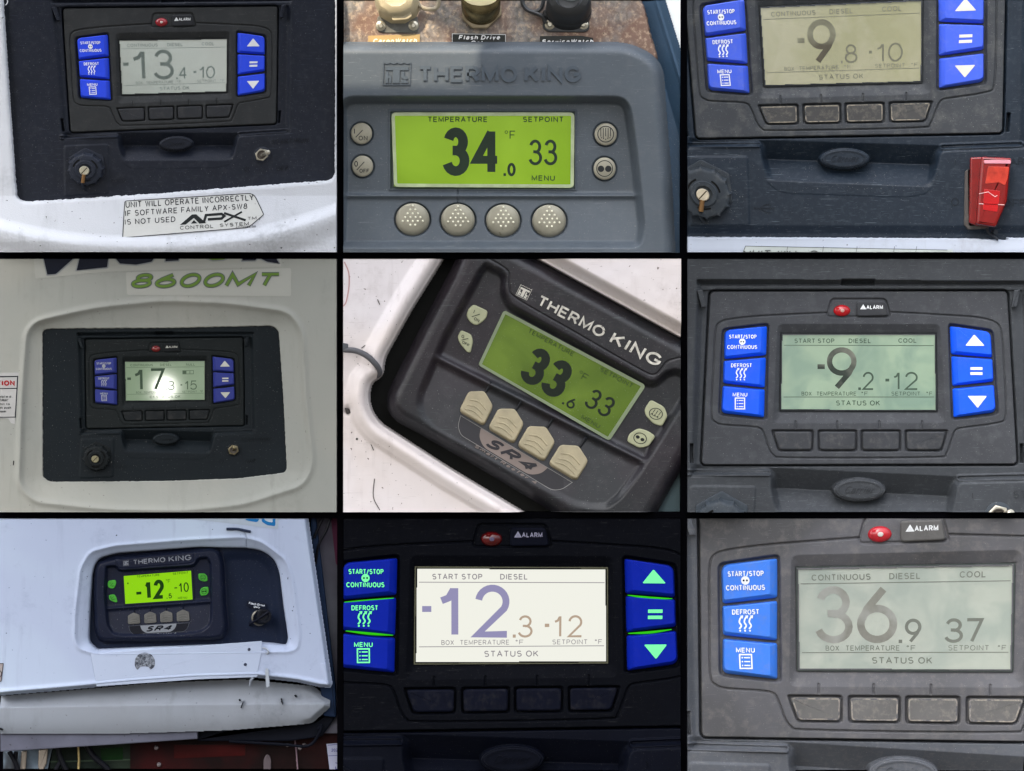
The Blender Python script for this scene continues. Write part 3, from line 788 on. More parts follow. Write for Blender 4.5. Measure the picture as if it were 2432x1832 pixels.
    K = b.build('port_nut', pn, T, m_cap, M=M)
    n = 96; b = MB()
    rad = lambda k: (166 + 17 * max(0, math.cos(2 * PI * k / n * 12)) ** 4) * kq
    zA = tray_z + 20
    V = []; F = []
    lv = [(1.0, 0), (1.0, 70), (.95, 79), (.88, 82)]
    for q, z in lv:
        V += [(kx + rad(k) * q * math.cos(2 * PI * k / n) + ln[0] * z, ky + rad(k) * q * math.sin(2 * PI * k / n) + ln[1] * z, zA + z) for k in range(n)]
    for j in range(len(lv) - 1):
        for i in range(n): F.append((j * n + i, j * n + (i + 1) % n, (j + 1) * n + (i + 1) % n, (j + 1) * n + i))
    F.append(tuple((len(lv) - 1) * n + i for i in range(n)))
    b.add(V, F)
    tx, ty = kx + ln[0] * 82, ky + ln[1] * 82
    for a0, a1 in ((200, 250), (305, 355), (70, 120)):
        stroke(b, [(tx + 122 * math.cos(R(a0 + (a1 - a0) * k / 8)), ty + 122 * math.sin(R(a0 + (a1 - a0) * k / 8))) for k in range(9)], 14, zA + 82, zA + 83, mi=1)
    C = b.build('port_cap', pn, T, [m_cap, mat(f'slot_{pn}', (5, 6, 9), rough=.9)], M=M)
    if C:
        b = MB(); lathe(b, tx, ty, [(104, zA + 80), (104, zA + 92), (96, zA + 98), (66, zA + 98), (60, zA + 90), (50, zA + 84)], 40)
        b.build('cap_rim', pn, C, m_cap, M=M)
        sx, sy = tx - 8, ty + 8
        m_sc = mat(f'screw_{pn}', pal.get('screw', (190, 185, 165)), rough=.35, metal=.7, var=.2, vscale=80)
        b = MB(); lathe(b, sx, sy, [(50, zA + 84), (50, zA + 106), (44, zA + 112)], 28)
        b.build('cap_screw', pn, C, m_sc, M=M)
        b = MB(); stroke(b, [(sx - 32, sy + 32), (sx + 32, sy - 32)], 9, zA + 112, zA + 113)
        b.build('screw_slot', pn, C, mat(f'slotd_{pn}', (70, 60, 45), rough=.8), M=M)
        if pn in (1, 3):
            b = MB(); tube(b, [(sx - 8, sy + 40, zA + 100), (sx - 30, sy + 132, zA + 86)], 19, 12)
            b.build('chain_pin', pn, C, mat(f'pin_{pn}', (150, 115, 80), rough=.4, metal=.6), M=M)
            b = MB(); tube(b, catmull([(sx - 32, sy + 136, zA + 84), (sx - 36, sy + 170, zA + 50), (sx - 10, sy + 215, zA - 10), (sx + 60, sy + 240, zA - 30)]), 12, 8)
            b.build('retaining_cord', pn, C, m_cap, M=M)
    # switch, lower right
    m_em = mat(f'emboss_{pn}', pal['tray'], rough=.5, k=.7)
    mx = lambda pts: [c1(*p) for p in pts]
    b = MB()
    zt_ = tray_z
    for sgl, q in (('I', [(1608, 935), (1636, 935), (1636, 957), (1608, 957)]), ('O', [(1606, 1098), (1640, 1096), (1640, 1130), (1606, 1132)]), ('START/RUN', [(1785, 920), (2028, 906), (2028, 938), (1785, 950)]), ('OFF', [(1816, 1094), (1900, 1088), (1900, 1120), (1816, 1126)])):
        b = MB(); text(b, sgl, mx(q), zt_ - 2, zt_ + 4, .14); b.build('embossed_legend', pn, T, m_em, M=M)
    b = MB()
    u = mx([(742, 1188), (838, 1184), (765, 1187), (795, 1168), (815, 1168), (770, 1188), (800, 1206), (820, 1206)])
    stroke(b, [u[0], u[1]], 6, zt_ - 2, zt_ + 4); stroke(b, [u[2], u[3], u[4]], 5, zt_ - 2, zt_ + 4.2); stroke(b, [u[5], u[6], u[7]], 5, zt_ - 2, zt_ + 4.4); prism(b, ell(*u[0], 10, 10, 12), zt_ - 2, zt_ + 4.6)
    b.build('embossed_symbol', pn, T, m_em, M=M)
    gx, gy = c1(1722, 1020)
    if toggle == 'switch':
        m_ms = mat(f'nickel_{pn}', pal.get('nickel', (185, 180, 165)), rough=.3, metal=.75, var=.2, vscale=70)
        b = MB(); lathe(b, gx, gy, [(92, tray_z - 8), (92, tray_z + 8), (84, tray_z + 12)], 32); S_ = b.build('switch_washer', pn, T, m_cap, M=M)
        b = MB(); prism(b, ell(gx - 2, gy, 74, 74, 6, .25), tray_z + 8, tray_z + 34, 7, 2); b.build('switch_nut', pn, T, m_ms, M=M)
        b = MB(); lathe(b, gx - 2, gy, [(50, tray_z + 30), (50, tray_z + 44), (42, tray_z + 44), (36, tray_z + 36), (10, tray_z + 34)], 28); b.build('switch_collar', pn, T, mat(f'collar_{pn}', (90, 85, 80), rough=.35, metal=.7), M=M)
        b = MB(); lx, ly = (66, -18) if pn != 4 else (20, -34)
        P_ = [(gx, gy + 6, tray_z + 36), (gx + lx * .6, gy + ly * .5, tray_z + 80), (gx + lx, gy + ly, tray_z + 104), (gx + lx * 1.08, gy + ly * 1.1, tray_z + 116), (gx + lx * 1.12, gy + ly * 1.14, tray_z + 124)]
        tube(b, P_, [16, 22, 30, 26, 8], 14); b.build('switch_lever', pn, T, m_ms, M=M)
    if extra: extra(T, M, tray_z, c1, gx, gy, m_tray)
    return T
BOSS = rpoly(i1([(425, 960), (712, 950), (716, 1270), (428, 1290)]), 20, 3)
BADGE = (1130.0, 1515.0)

WHITE = (250, 251, 253)
# ------------------------------------------------------------------ close-up 1: white cover, opening, sticker, controller
def cover_root(pn, label, x, y, cat='cover'):
    return thing('unit_cover', label, cat, pn, x, y)
OPEN1 = rpoly([(20, -60), (36, 200), (66, 640), (112, 1290), (160, 1332), (1100, 1272), (2165, 1190), (2202, 1150), (2206, 700), (2206, -60)], [0, 60, 60, 18, 20, 10, 18, 22, 30, 0], 5)
def build1():
    m = mat('cover_white_1', (212, 216, 224), streak=.35, rough=.45, var=.03, grime=.8, grimec=(96, 98, 102), bump=.25, bscale=160, speck=0, bump2=.5, b2scale=420, coat=.1)
    T = cover_root(1, 'white textured unit cover with ragged black opening above an oblong warning sticker', 1100, 1659)
    crease = catmull([(-40, 1480), (60, 1500), (260, 1545), (520, 1585), (900, 1605), (1300, 1595), (1700, 1540), (2000, 1460), (2260, 1370)], 6)
    def f(X, Y):
        d = sdf(OPEN1, X, Y) + 7 * vnoise(X, Y, 23, 3) * (Y > 1100) + 5 * vnoise(X, Y, 9, 5)
        yc = np.interp(X, [p[0] for p in crease], [p[1] for p in crease])
        z = 92 + 60 * np.clip((Y - 1290) / 300, 0, 1) * (Y > 1290)
        z = z + 34 * ss(-60, 30, Y - yc) - 70 * ss(20, 200, Y - yc)
        z = z + 2.0 * vnoise(X, Y, 11, 2) * ss(-10, 30, np.maximum(Y - yc, 20 - X))
        z = z - 8 * (1 - ss(0, 30, d)) ** 2
        return np.where(d < -14, np.nan, np.where(d < 2, z - 120 * (1 - ss(-12, 2, d)), z))
    relief('cover_shell', 1, T, m, f, step=4.6)
    zf = lambda x, y: 92 + 60 * min(1, max(0, (y - 1290) / 300))
    Ms = lambda x, y, z: (x, y, zf(x, y) + z)
    out = rpoly([(824, 1322), (1672, 1270), (1742, 1415), (1640, 1502), (814, 1570)], [18, 40, 12, 30, 14], 4)
    b = MB(); prism(b, out, 1, 3.0)
    st = b.build('warning_sticker', 1, T, mat('sticker_1', (212, 214, 212), rough=.5, var=.05, grime=.35, grimec=(120, 120, 118), scratch=.3, scratchc=(150, 150, 146)), M=Ms, label='pale oblong warning sticker with a torn right corner')
    b = MB(); stroke(b, inset(out, 3), 5, 3, 4, True)
    for s_, q in (('UNIT WILL OPERATE INCORRECTLY', [(832, 1330), (1668, 1282), (1672, 1320), (834, 1370)]), ('IF SOFTWARE FAMILY APX-SW8', [(830, 1388), (1630, 1340), (1630, 1376), (832, 1426)]), ('IS NOT USED', [(828, 1446), (1160, 1426), (1160, 1462), (830, 1482)])):
        text(b, s_, q, 3, 4.4, .13, sp=.5, gap=.24)
    b.build('sticker_lettering', 1, st, mat('ink_sticker', (58, 60, 64), rough=.6), M=Ms)
    b = MB()
    prism(b, [(1190, 1482), (1268, 1414), (1296, 1412), (1362, 1470), (1318, 1474), (1281, 1437), (1228, 1480)], 3, 4.6)
    prism(b, [(1262, 1474), (1282, 1450), (1304, 1472)], 3, 4.8)
    stroke(b, [(1345, 1470), (1360, 1418), (1462, 1410), (1480, 1424), (1462, 1440), (1372, 1446)], 17, 3, 4.6)
    stroke(b, [(1478, 1404), (1620, 1452)], 15, 3, 4.7); stroke(b, [(1480, 1462), (1595, 1396)], 12, 3, 4.9)
    text(b, 'TM', [(1632, 1430), (1690, 1426), (1690, 1446), (1632, 1450)], 3, 4.6, .13)
    text(b, 'CONTROL', [(1190, 1490), (1408, 1478), (1410, 1502), (1192, 1514)], 3, 4.6, .15)
    text(b, 'SYSTEM', [(1450, 1474), (1640, 1462), (1642, 1486), (1452, 1496)], 3, 4.6, .15)
    text(b, '62-12268-00', [(1556, 1492), (1686, 1484), (1686, 1498), (1556, 1506)], 3, 4.6, .13)
    b.build('logo_lettering', 1, st, mat('ink_logo', (40, 44, 46), rough=.6), M=Ms)
    c = MB(); tube(c, [(p[0], p[1], 108) for p in catmull([(44, -5), (60, 10), (58, 30), (46, 44)])], 3, 6); c.build('peeled_paint_curl', 1, T, m)
    pal = dict(face=(54, 56, 58), tray=(34, 39, 50), key=(44, 78, 235), ior=2.6, lcd=(150, 164, 158), lcd_glare=(146, 158, 152), ink=(106, 116, 112), ink2=(120, 130, 126), inks=(112, 124, 120), soft=(54, 56, 60), cap=(42, 47, 58), scr=(75, 80, 92), lamp=(150, 22, 40))
    carrier(1, H1, 'blue-keyed controller reading -13.4 in the clean white cover above the oblong sticker', (1130, 1300), pal, [('.', 1139, 1156), ('4', 1167, 1246), ('-', 1308, 1336), ('1', 1362, 1412), ('0', 1430, 1518)],
            [('-', 645, 694), ('1', 727, 853), ('3', 928, 1120)], opening=OPEN1, tray_z=45, lcd_w=(.115, .11))
CUR = 1
build1()

# ------------------------------------------------------------------ close-up 3
def build3():
    T = cover_root(3, 'strip of white cover with the top of a torn sticker, below the red switch guard', 1100, 1659)
    OP = [(-60, -60), (2300, -60), (2300, 1572), (2100, 1568), (2095, 1584), (1880, 1574), (1200, 1570), (-60, 1562)]
    def f(X, Y):
        d = sdf(OP, X, Y) + 4 * vnoise(X, Y, 13, 3)
        z = 96 + 10 * ss(1570, 1660, Y)
        return np.where(d < -14, np.nan, np.where(d < 2, z - 110 * (1 - ss(-12, 2, d)), z))
    relief('cover_shell', 3, T, mat('cover_white_3', (176, 184, 198), streak=.35, rough=.4, var=.03, grime=.6, grimec=(130, 125, 118)), f, box=(0, 1530, PW, PH), step=4.6)
    b = MB(); prism(b, rpoly([(352, 1680), (375, 1618), (1700, 1644), (1735, 1640), (1740, 1700)], [2, 20, 8, 6, 2], 4), 100, 106)
    st = b.build('sticker', 3, T, mat('sticker_3', (186, 194, 192), rough=.5, grime=.3))
    b = MB(); text(b, 'UNIT', [(372, 1648), (548, 1646), (520, 1712), (340, 1710)], 105.5, 107, .12); text(b, 'WILL', [(590, 1648), (738, 1648), (728, 1712), (580, 1712)], 105.5, 107, .12); text(b, 'O', [(795, 1648), (860, 1648), (860, 1712), (795, 1712)], 105.5, 107, .12)
    stroke(b, [(352, 1690), (378, 1620), (1700, 1646)], 4, 105.5, 107)
    for x in (650, 885, 1105, 1350, 1495): stroke(b, [(x + 4, 1622), (x - 4, 1670)], 3, 105.5, 106.8)
    b.build('sticker_lettering', 3, st, mat('ink_st3', (85, 88, 88), rough=.6))
    pal = dict(face=(66, 69, 73), tray=(36, 46, 57), key=(66, 96, 222), ior=2.7, lcd=(142, 141, 104), lcd_glare=(152, 150, 118), lcds=9.0, ink=(84, 80, 68), ink2=(122, 122, 104), inks=(108, 108, 92), soft=(72, 72, 72), softdust=(150, 142, 128), dust=(140, 138, 132), tdust=(98, 108, 116),
               cap=(54, 60, 66), scr=(110, 122, 130), screw=(200, 188, 165), printw=(220, 216, 206))
    def guard(T, M, tz, c1, gx, gy, mt):
        # red flip-up guard over the switch, in this panel's own frame
        m = mat('red_guard', (150, 6, 14), rough=.15, spec=.5, coat=.5, trans=.35, var=.2, vscale=40)
        m2 = mat('red_guard_light', (186, 62, 48), rough=.15, coat=.6, var=.3, vscale=50)
        b = MB(); V = []
        low = [(1850, 1040), (1930, 1036), (1905, 1490), (1842, 1470)]
        prism(b, rpoly(low, 14), 60, 120, 10, 3); G_ = b.build('switch_guard', 3, T, m, label='translucent red flip guard over the switch')
        b = MB(); top = [(1915, 1036), (2116, 1046), (2104, 1110), (2085, 1330), (2010, 1500), (1950, 1490), (1880, 1480), (1900, 1200)]
        prism(b, rpoly(top, 16), 110, 175, 20, 5); b.build('guard_cover', 3, G_, m)
        b = MB(); prism(b, rpoly([(1960, 1100), (2098, 1106), (2086, 1185), (2070, 1225), (2030, 1205), (1940, 1215)], 10), 174, 177, 1.5, 2); b.build('guard_window', 3, G_, m2)
        b = MB(); prism(b, rpoly([(1932, 1060), (2110, 1062), (2108, 1084), (1934, 1082)], 8), 174, 179, 2, 2); b.build('guard_ridge', 3, G_, mat('ridge_pink', (226, 150, 165), rough=.2, coat=.6))
        b = MB(); prism(b, rpoly([(1935, 1250), (2040, 1262), (2020, 1400), (1925, 1385)], 8), 174, 178, 2, 2); b.build('guard_inner_block', 3, G_, mat('block_red', (180, 24, 30), rough=.3, coat=.3))
        b = MB(); stroke(b, [(1900, 1280), (1960, 1268), (2005, 1300), (2020, 1290)], 4, 178, 180); stroke(b, [(1900, 1345), (2066, 1352)], 4, 176, 178); b.build('guard_scratches', 3, G_, mat('scratch_pale', (235, 190, 190), rough=.6))
        b = MB(); prism(b, rpoly([(1818, 1130), (1846, 1110), (1850, 1480), (1978, 1470), (1975, 1505), (1840, 1512), (1812, 1480)], 8), 44, 66, 6, 2); b.build('guard_bracket', 3, T, mat('bracket', (88, 84, 82), rough=.45, metal=.3, dust=.5))
        b = MB(); tube(b, catmull([(1960, 1500, 60), (1975, 1535, 70), (2010, 1560, 100), (2030, 1580, 112)]), 9, 8); tube(b, [(2005, 1528, 60), (2018, 1528, 100)], 16, 10); b.build('guard_cord', 3, T, mat('cord_dark', (40, 44, 50), rough=.5))
    carrier(3, H3, 'dusty blue-keyed controller reading -9.8 with a red flip guard over its switch', (1130, 1560), pal, [('.', 1125, 1136), ('8', 1150, 1232), ('-', 1305, 1325), ('1', 1353, 1402), ('0', 1425, 1518)],
            [('-', 850, 895), ('9', 914, 1097)], opening=OP, tray_z=45, toggle=None, extra=guard, dusty=.30, knob=(-118, 20, 1.15), lcd_w=(.13, .1), tray_fade=lambda X, Y: -30 * ss(1480, 1540, Y))
CUR = 3
build3()

# ------------------------------------------------------------------ close-up 4
OPEN4 = rpoly([(282, 470), (330, 456), (1100, 452), (1790, 437), (1832, 470), (1862, 900), (1885, 1380), (1865, 1402), (1560, 1440), (1100, 1456), (330, 1462), (284, 1430)], [22, 20, 40, 22, 30, 40, 18, 16, 20, 30, 24, 20], 4)
def build4():
    RIM = rpoly([(185, 420), (620, 320), (1080, 272), (1500, 290), (1900, 345), (1990, 470), (2010, 900), (2060, 1340), (2000, 1480), (1600, 1610), (1200, 1650), (700, 1640), (230, 1590), (130, 1480), (150, 900)], 120, 5)
    T = cover_root(4, 'dim cream unit cover with green number decal and caution sticker', 1100, 1659)
    def f(X, Y):
        d = sdf(OPEN4, X, Y) + 3 * vnoise(X, Y, 15, 3); dr = sdf(RIM, X, Y)
        t = np.clip(d / (np.abs(d) + np.abs(dr) + 1e-6), 0, 1)
        z = np.where(dr < 0, 35 + (75 - 35) * t ** 1.4, 75.0) + 12 * np.exp(-(dr / 22) ** 2)
        z = z + 8 * ss(0, 600, np.abs(X - 1100) - 900) * -1
        return np.where(d < -14, np.nan, np.where(d < 2, z - 90 * (1 - ss(-12, 2, d)), z)) 
    relief('cover_shell', 4, T, mat('cover_cream', (153, 155, 149), streak=.35, rough=.42, var=.04, vscale=3, grime=.35, grimec=(90, 88, 80), bump=.12, bscale=300, second=(160, 160, 152), sscale=2.0), f, step=4.6)
    # decal
    b = MB(); prism(b, rpoly([(832, 88), (1915, 60), (1915, 245), (840, 236)], 14, 3), 72, 77); dc = b.build('number_decal', 4, T, mat('decal_base', (166, 167, 160), rough=.35, var=.02))
    def fat(s_, q, z, m_out, m_in, w1, w2, par, nm, shear=.22):
        b = MB(); text(b, s_, q, z, z + 1.6, w1, shear=shear, gap=.0); o1 = b.build(nm + '_outline', 4, par, m_out)
        b = MB()
        k = (w1 - w2) / 2
        if not isinstance(q[0], (tuple, list)): q = [(q[0], q[1]), (q[2], q[1]), (q[2], q[3]), (q[0], q[3])]
        h = (q[3][1] - q[0][1]) * k
        q2 = [(q[0][0] + h, q[0][1] + h), (q[1][0] - h, q[1][1] + h), (q[2][0] - h, q[2][1] - h), (q[3][0] + h, q[3][1] - h)]
        text(b, s_, q2, z + 3.2, z + 4.4, w2 / (1 - 2 * k), shear=shear, gap=.0 + (w1 - w2) * .75); b.build(nm, 4, par, m_in)
    mo = mat('decal_outline', (92, 98, 98), rough=.4); mg = mat('decal_green', (98, 124, 62), rough=.4, var=.08)
    mw = mat('decal_light', (172, 180, 182), rough=.4)
    q = [(855, 92), (1850, 86), (1850, 186), (855, 196)]
    fat('8600MT', q, 77, mo, mg, .27, .17, dc, 'model_number')
    b = MB(); prism(b, rpoly([(225, -60), (1850, -60), (1850, 50), (860, 78), (700, 84), (240, 130)], 10), 72, 77); dv = b.build('name_decal', 4, T, mat('decal_base2', (164, 165, 158), rough=.35, var=.02))
    mnv = mat('decal_navy', (30, 34, 46), rough=.35); 
    q = [(250, -150), (1850, -180), (1850, 36), (250, 100)]
    # only the feet of the letters reach into this view
    b = MB(); mi = 0
    outs = [[(290, -20), (318, 108), (372, 104), (505, -20)], [(520, -20), (498, 78), (712, 58), (722, 10), (745, -20)], ]
    shp = [[(282, -20), (312, 112), (378, 106), (520, -20)], [(525, -20), (500, 82), (716, 62), (728, -20)], [(740, -20), (790, 38), (900, 46), (1005, 26), (1040, -20)], [(1088, -20), (1082, 24), (1184, 18), (1190, -20)], [(1300, -20), (1400, 18), (1480, 12), (1540, -20)], [(1590, -20), (1586, 20), (1684, 18), (1700, 0), (1760, 28), (1846, 36), (1820, -20)]]
    m_dg = mat('decal_grey', (135, 138, 140), rough=.4)
    for i, P in enumerate(shp):
        b = MB(); prism(b, rpoly(P, 8, 3), 77, 78.2); b.build('letter_outline', 4, dv, m_dg)
        b = MB(); prism(b, inset(rpoly(P, 8, 3), 8), 78.4, 80.4); b.build('letter', 4, dv, mg if i == 4 else mnv)
    # caution sticker
    b = MB(); prism(b, [(-20, 745), (140, 745), (104, 1082), (80, 1076), (62, 1046), (-20, 1042)], 70, 77)
    cs = b.build('caution_sticker', 4, T, mat('caution_white', (172, 172, 170), rough=.4, grime=.4), label='torn white caution sticker with red heading')
    b = MB(); stroke(b, [(-20, 772), (124, 770), (108, 1040)], 7, 77, 78); stroke(b, [(-20, 850), (118, 848)], 6, 77, 78.2); stroke(b, [(-20, 1038), (108, 1036)], 5, 77, 78.3)
    for i, s_ in enumerate(('enabled.', 'START/RUN"', 'er unit to', 'erTrak push', 'power')):
        xr = (90, 62, 72, 80, 50)[i]; text(b, s_, (-40 if i != 4 else 2, 894 + 24 * i, xr, 910 + 24 * i), 77, 78.2, .18)
    b.build('small_print', 4, cs, mat('print_dark', (40, 42, 50), rough=.5))
    b = MB(); text(b, 'CAUTION', [(-125, 798), (104, 796), (104, 830), (-125, 834)], 77, 78.4, .24); b.build('red_heading', 4, cs, mat('print_red', (158, 34, 40), rough=.5))
    b = MB(); prism(b, rpoly([(94, 1320), (102, 1325), (98, 1352), (92, 1354)], 4), 60, 77); b.build('paint_chip', 4, T, mat('chip', (30, 32, 34)))
    pal = dict(face=(36, 40, 41), tray=(32, 38, 42), key=(54, 62, 128), coat=1.0, lcd=(134, 156, 126), lcd_glare=(124, 146, 116), ink=(70, 84, 70), inks=(84, 100, 82), soft=(38, 41, 43), cap=(32, 36, 38), scr=(48, 54, 58), lamp=(105, 28, 30), core=(150, 90, 80),
               screw=(140, 135, 110), nickel=(120, 112, 90), printw=(190, 190, 180), dust=(55, 58, 58))
    carrier(4, H4, 'dim blue-keyed controller reading -17.3 with a bright flash glare on its screen', (1100, 1440), pal, [('.', 1130, 1146), ('3', 1158, 1243), ('-', 1320, 1342), ('1', 1373, 1420), ('5', 1442, 1532)],
            [('-', 645, 692), ('1', 730, 844), ('7', 930, 1120)], opening=OPEN4, tray_z=48, hdr=('CONTINUOUS', 'DIESEL', 'NULL'), status='C1 STATUS OK', lcd_w=(.12, .11))
CUR = 4
build4()

# ------------------------------------------------------------------ close-ups 6, 8 and 9: the controller fills the view
def build689():
    global CUR
    CUR = 6
    pal = dict(face=(70, 72, 76), tray=(64, 67, 71), key=(18, 92, 245), ior=2.7, lcd=(152, 177, 150), lcd_glare=(130, 158, 138), lcds=10.0, ink=(58, 66, 60), ink2=(116, 118, 108), inks=(72, 88, 76), soft=(66, 68, 72), cap=(62, 68, 74), scr=(120, 124, 128), dust=(130, 132, 134), lamp=(178, 16, 30), core=(190, 150, 140))
    CUR = 6
    carrier(6, H6, 'dark grey blue-keyed controller reading -9.2 with crisp bright blue keys', (1130, 1659), pal, [('.', 1125, 1142), ('2', 1152, 1228), ('-', 1303, 1328), ('1', 1355, 1398), ('2', 1430, 1518)],
            [('-', 857, 905), ('9', 918, 1114)], hdr=('START STOP', 'DIESEL', 'COOL'), tray_z=60, dusty=.12, lcd_w=(.125, .1))
    pal = dict(face=(22, 25, 34), tray=(25, 29, 42), key=(16, 44, 165), lcd=(30, 30, 28), lcde=(232, 232, 222), lcdestr=1.05, inke=(146, 142, 176), inkse=(140, 136, 140), ink=(40, 38, 70), inks=(60, 58, 60), soft=(30, 34, 50), cap=(20, 24, 36), scr=(36, 40, 55), dust=(40, 42, 50), lamp=(110, 14, 22), core=(130, 120, 150), printw=(190, 188, 215), frame=(120, 120, 100))
    CUR = 8
    carrier(8, H8, 'unlit black controller at dusk with white backlit screen reading -12.3 and green glowing keys', (1105, 1659), pal, [('.', 1130, 1146), ('3', 1158, 1236), ('-', 1301, 1325), ('1', 1350, 1392), ('2', 1425, 1505)],
            [('-', 652, 700), ('1', 735, 846), ('2', 925, 1117)], hdr=('START STOP', 'DIESEL'), glow=True, tray_z=60, lcd_w=(.13, .1))
    pal = dict(face2=(84, 84, 86), face=(98, 98, 102), tray=(88, 91, 97), key=(68, 130, 238), ior=2.6, lcd=(176, 184, 172), lcd_glare=(158, 170, 160), lcds=8.0, ink=(128, 128, 120), ink2=(150, 152, 146), inks=(112, 116, 108), soft=(104, 103, 102), softdust=(160, 152, 142), cap=(88, 92, 98), scr=(130, 128, 124), dust=(150, 145, 138), lamp=(185, 40, 52), core=(205, 200, 195), frame=(70, 76, 74))
    CUR = 9
    carrier(9, H9, 'faded grey dust-worn controller with blue keys reading 36.9', (1420, 1659), pal, [('.', 1107, 1124), ('9', 1136, 1215), ('3', 1324, 1410), ('7', 1420, 1503)],
            [('3', 704, 886), ('6', 907, 1100)], tray_z=45, dusty=.42, lcd_w=(.13, .13))
build689()

# ------------------------------------------------------------------ close-up 2: grey controller with round keys under a rusty plate
def logo_mark(b, q, z0, z1, w=.055, fill=True):
    f = quad_map(q); H = math.hypot(q[3][0] - q[0][0], q[3][1] - q[0][1])
    P = lambda L: [f(u, v) for u, v in L]
    stroke(b, P([(.02, .06), (.02, .97), (.97, .97), (.97, .06)]), w * H, z0, z1)
    stroke(b, P([(.02 + .95 * k / 24, .07 + .05 * abs(math.sin(k / 24 * PI * 4))) for k in range(25)]), w * H * .8, z0, z1 + .1)
    for R_ in ([(.1, .24), (.9, .24), (.9, .38), (.1, .38)], [(.36, .38), (.6, .38), (.6, .9), (.36, .9)], [(.1, .44), (.2, .44), (.2, .9), (.1, .9)], [(.2, .6), (.3, .6), (.3, .9), (.24, .9), (.24, .7), (.2, .7)], [(.66, .44), (.76, .44), (.76, .62), (.66, .62)], [(.66, .62), (.86, .62), (.9, .72), (.8, .76), (.66, .70)], [(.66, .76), (.78, .76), (.9, .84), (.88, .9), (.66, .9)]):
        prism(b, P(R_), z0, z1)
def build2():
    # rusty mounting plate
    T = thing('mounting_plate', 'rust-blotched metal plate carrying three capped connectors above the grey controller', 'metal plate', 2, 1000, 300, -60)
    m_pl = mat('plate_zinc', (104, 100, 96), rough=.6, var=.6, vscale=70, spec=.4, second=(104, 84, 74), sscale=9, dust=1.0, dustc=(176, 156, 132), dscale=75, grime=1.0, grimec=(70, 42, 34), speck=.3, bump=.4, bscale=220, bump2=.8, b2scale=90)
    cor = rpoly([(-60, -60), (1925, -60), (1985, 60), (2010, 200), (2070, 390), (2000, 470), (-60, 470)], [0, 30, 60, 60, 60, 20, 0], 4)
    def f(X, Y):
        d = sdf(cor, X, Y) + 8 * vnoise(X, Y, 14, 9); z = -60 + 3 * vnoise(X, Y, 40, 1)
        return np.where(d > 12, np.nan, z - 80 * ss(-8, 10, d))
    relief('plate', 2, T, m_pl, f, box=(0, 0, PW, 480), step=5)
    m_steel = mat('steel_2', (165, 160, 145), rough=.3, metal=.8, var=.2, vscale=60)
    m_capb = mat('cap_black_2', (38, 40, 42), rough=.35, spec=.5, var=.2)
    m_capc = mat('cap_cream', (150, 140, 116), rough=.5, var=.2, grime=.4)
    def screw(x, y, par):
        b = MB(); lathe(b, x, y, [(33, -52), (33, -44), (28, -40), (20, -38), (18, -26), (12, -20)], 24); b.build('screw', 2, par, m_steel)
    # left connector
    b = MB(); prism(b, rpoly([(222, 100), (485, 100), (495, 200), (470, 214), (250, 212), (212, 190)], 18, 3), -62, -50, 4, 2)
    c1_ = b.build('connector', 2, T, mat('flange_dark', (84, 84, 80), rough=.5, dust=.3), label='cream capped connector')
    b = MB(); lathe(b, 352, 20, [(150, -55), (146, 20), (138, 60), (120, 84), (80, 92), (60, 70), (40, 66)], 10, .8, lean=(-.1, -.35)); b.build('connector_cap', 2, c1_, m_capc)
    b = MB(); prism(b, rpoly([(298, 76), (436, 52), (450, 112), (420, 132), (324, 140)], 10, 3), 20, 44, 6, 2); b.build('cap_grip', 2, c1_, m_capc)
    b = MB(); stroke(b, [(312, 78), (415, 60), (425, 100), (340, 118)], 7, 44, 47, True); b.build('grip_rim', 2, c1_, m_capc)
    b = MB(); tube(b, catmull([(470, -20, -20), (500, 40, -10), (560, 62, -10), (610, 50, -20), (625, 0, -20), (610, -30, -20)]), 14, 8); b.build('cap_strap', 2, c1_, mat('strap_grey', (120, 112, 96), rough=.5))
    screw(243, 168, c1_); screw(458, 166, c1_)
    # middle connector
    b = MB(); prism(b, rpoly([(775, 60), (1035, 40), (1038, 100), (945, 188), (845, 188), (782, 130)], 6, 2), -60, -10, 8, 3); c2_ = b.build('connector', 2, T, mat('hex_nut_2', (120, 110, 92), rough=.35, metal=.6, var=.25, vscale=40), label='metal connector with hexagonal nut')
    b = MB(); lathe(b, 902, 75, [(112, -12), (114, 20), (128, 30), (130, 110), (122, 125), (112, 130)], 40, .75, lean=(0, -.6)); b.build('connector_barrel', 2, c2_, mat('barrel', (96, 88, 66), rough=.2, metal=.75, var=.5, vscale=30))
    b = MB(); lathe(b, 900, -8, [(112, 126), (112, 134), (96, 136)], 36, .5); b.build('barrel_end', 2, c2_, mat('barrel_end', (196, 186, 150), rough=.4, grime=.4))
    b = MB(); stroke(b, [(872, 52), (888, 52), (888, 82)], 8, 122, 126); b.build('glint_mark', 2, c2_, mat('mark_white', (220, 220, 205), rough=.5))
    # right connector
    b = MB(); prism(b, rpoly([(1310, 60), (1610, 60), (1616, 190), (1590, 210), (1340, 208), (1306, 180)], 20, 4), -62, -48, 5, 2); c3_ = b.build('connector', 2, T, m_capb, label='black capped connector with a strap loop')
    b = MB(); lathe(b, 1478, 60, [(150, -50), (152, -10), (140, 0), (150, 10), (146, 90), (130, 112), (90, 118), (70, 96), (40, 92)], 40, .74, lean=(0, -.55)); b.build('connector_cap', 2, c3_, m_capb)
    b = MB(); lathe(b, 1495, -20, [(64, 110), (60, 122), (40, 128)], 28, .6); b.build('cap_centre', 2, c3_, mat('cap_centre', (96, 102, 104), rough=.3))
    b = MB(); prism(b, rpoly([(1450, 62), (1600, 40), (1596, 92), (1460, 110)], 12, 3), 38, 66, 5, 2); b.build('cap_grip', 2, c3_, m_capb)
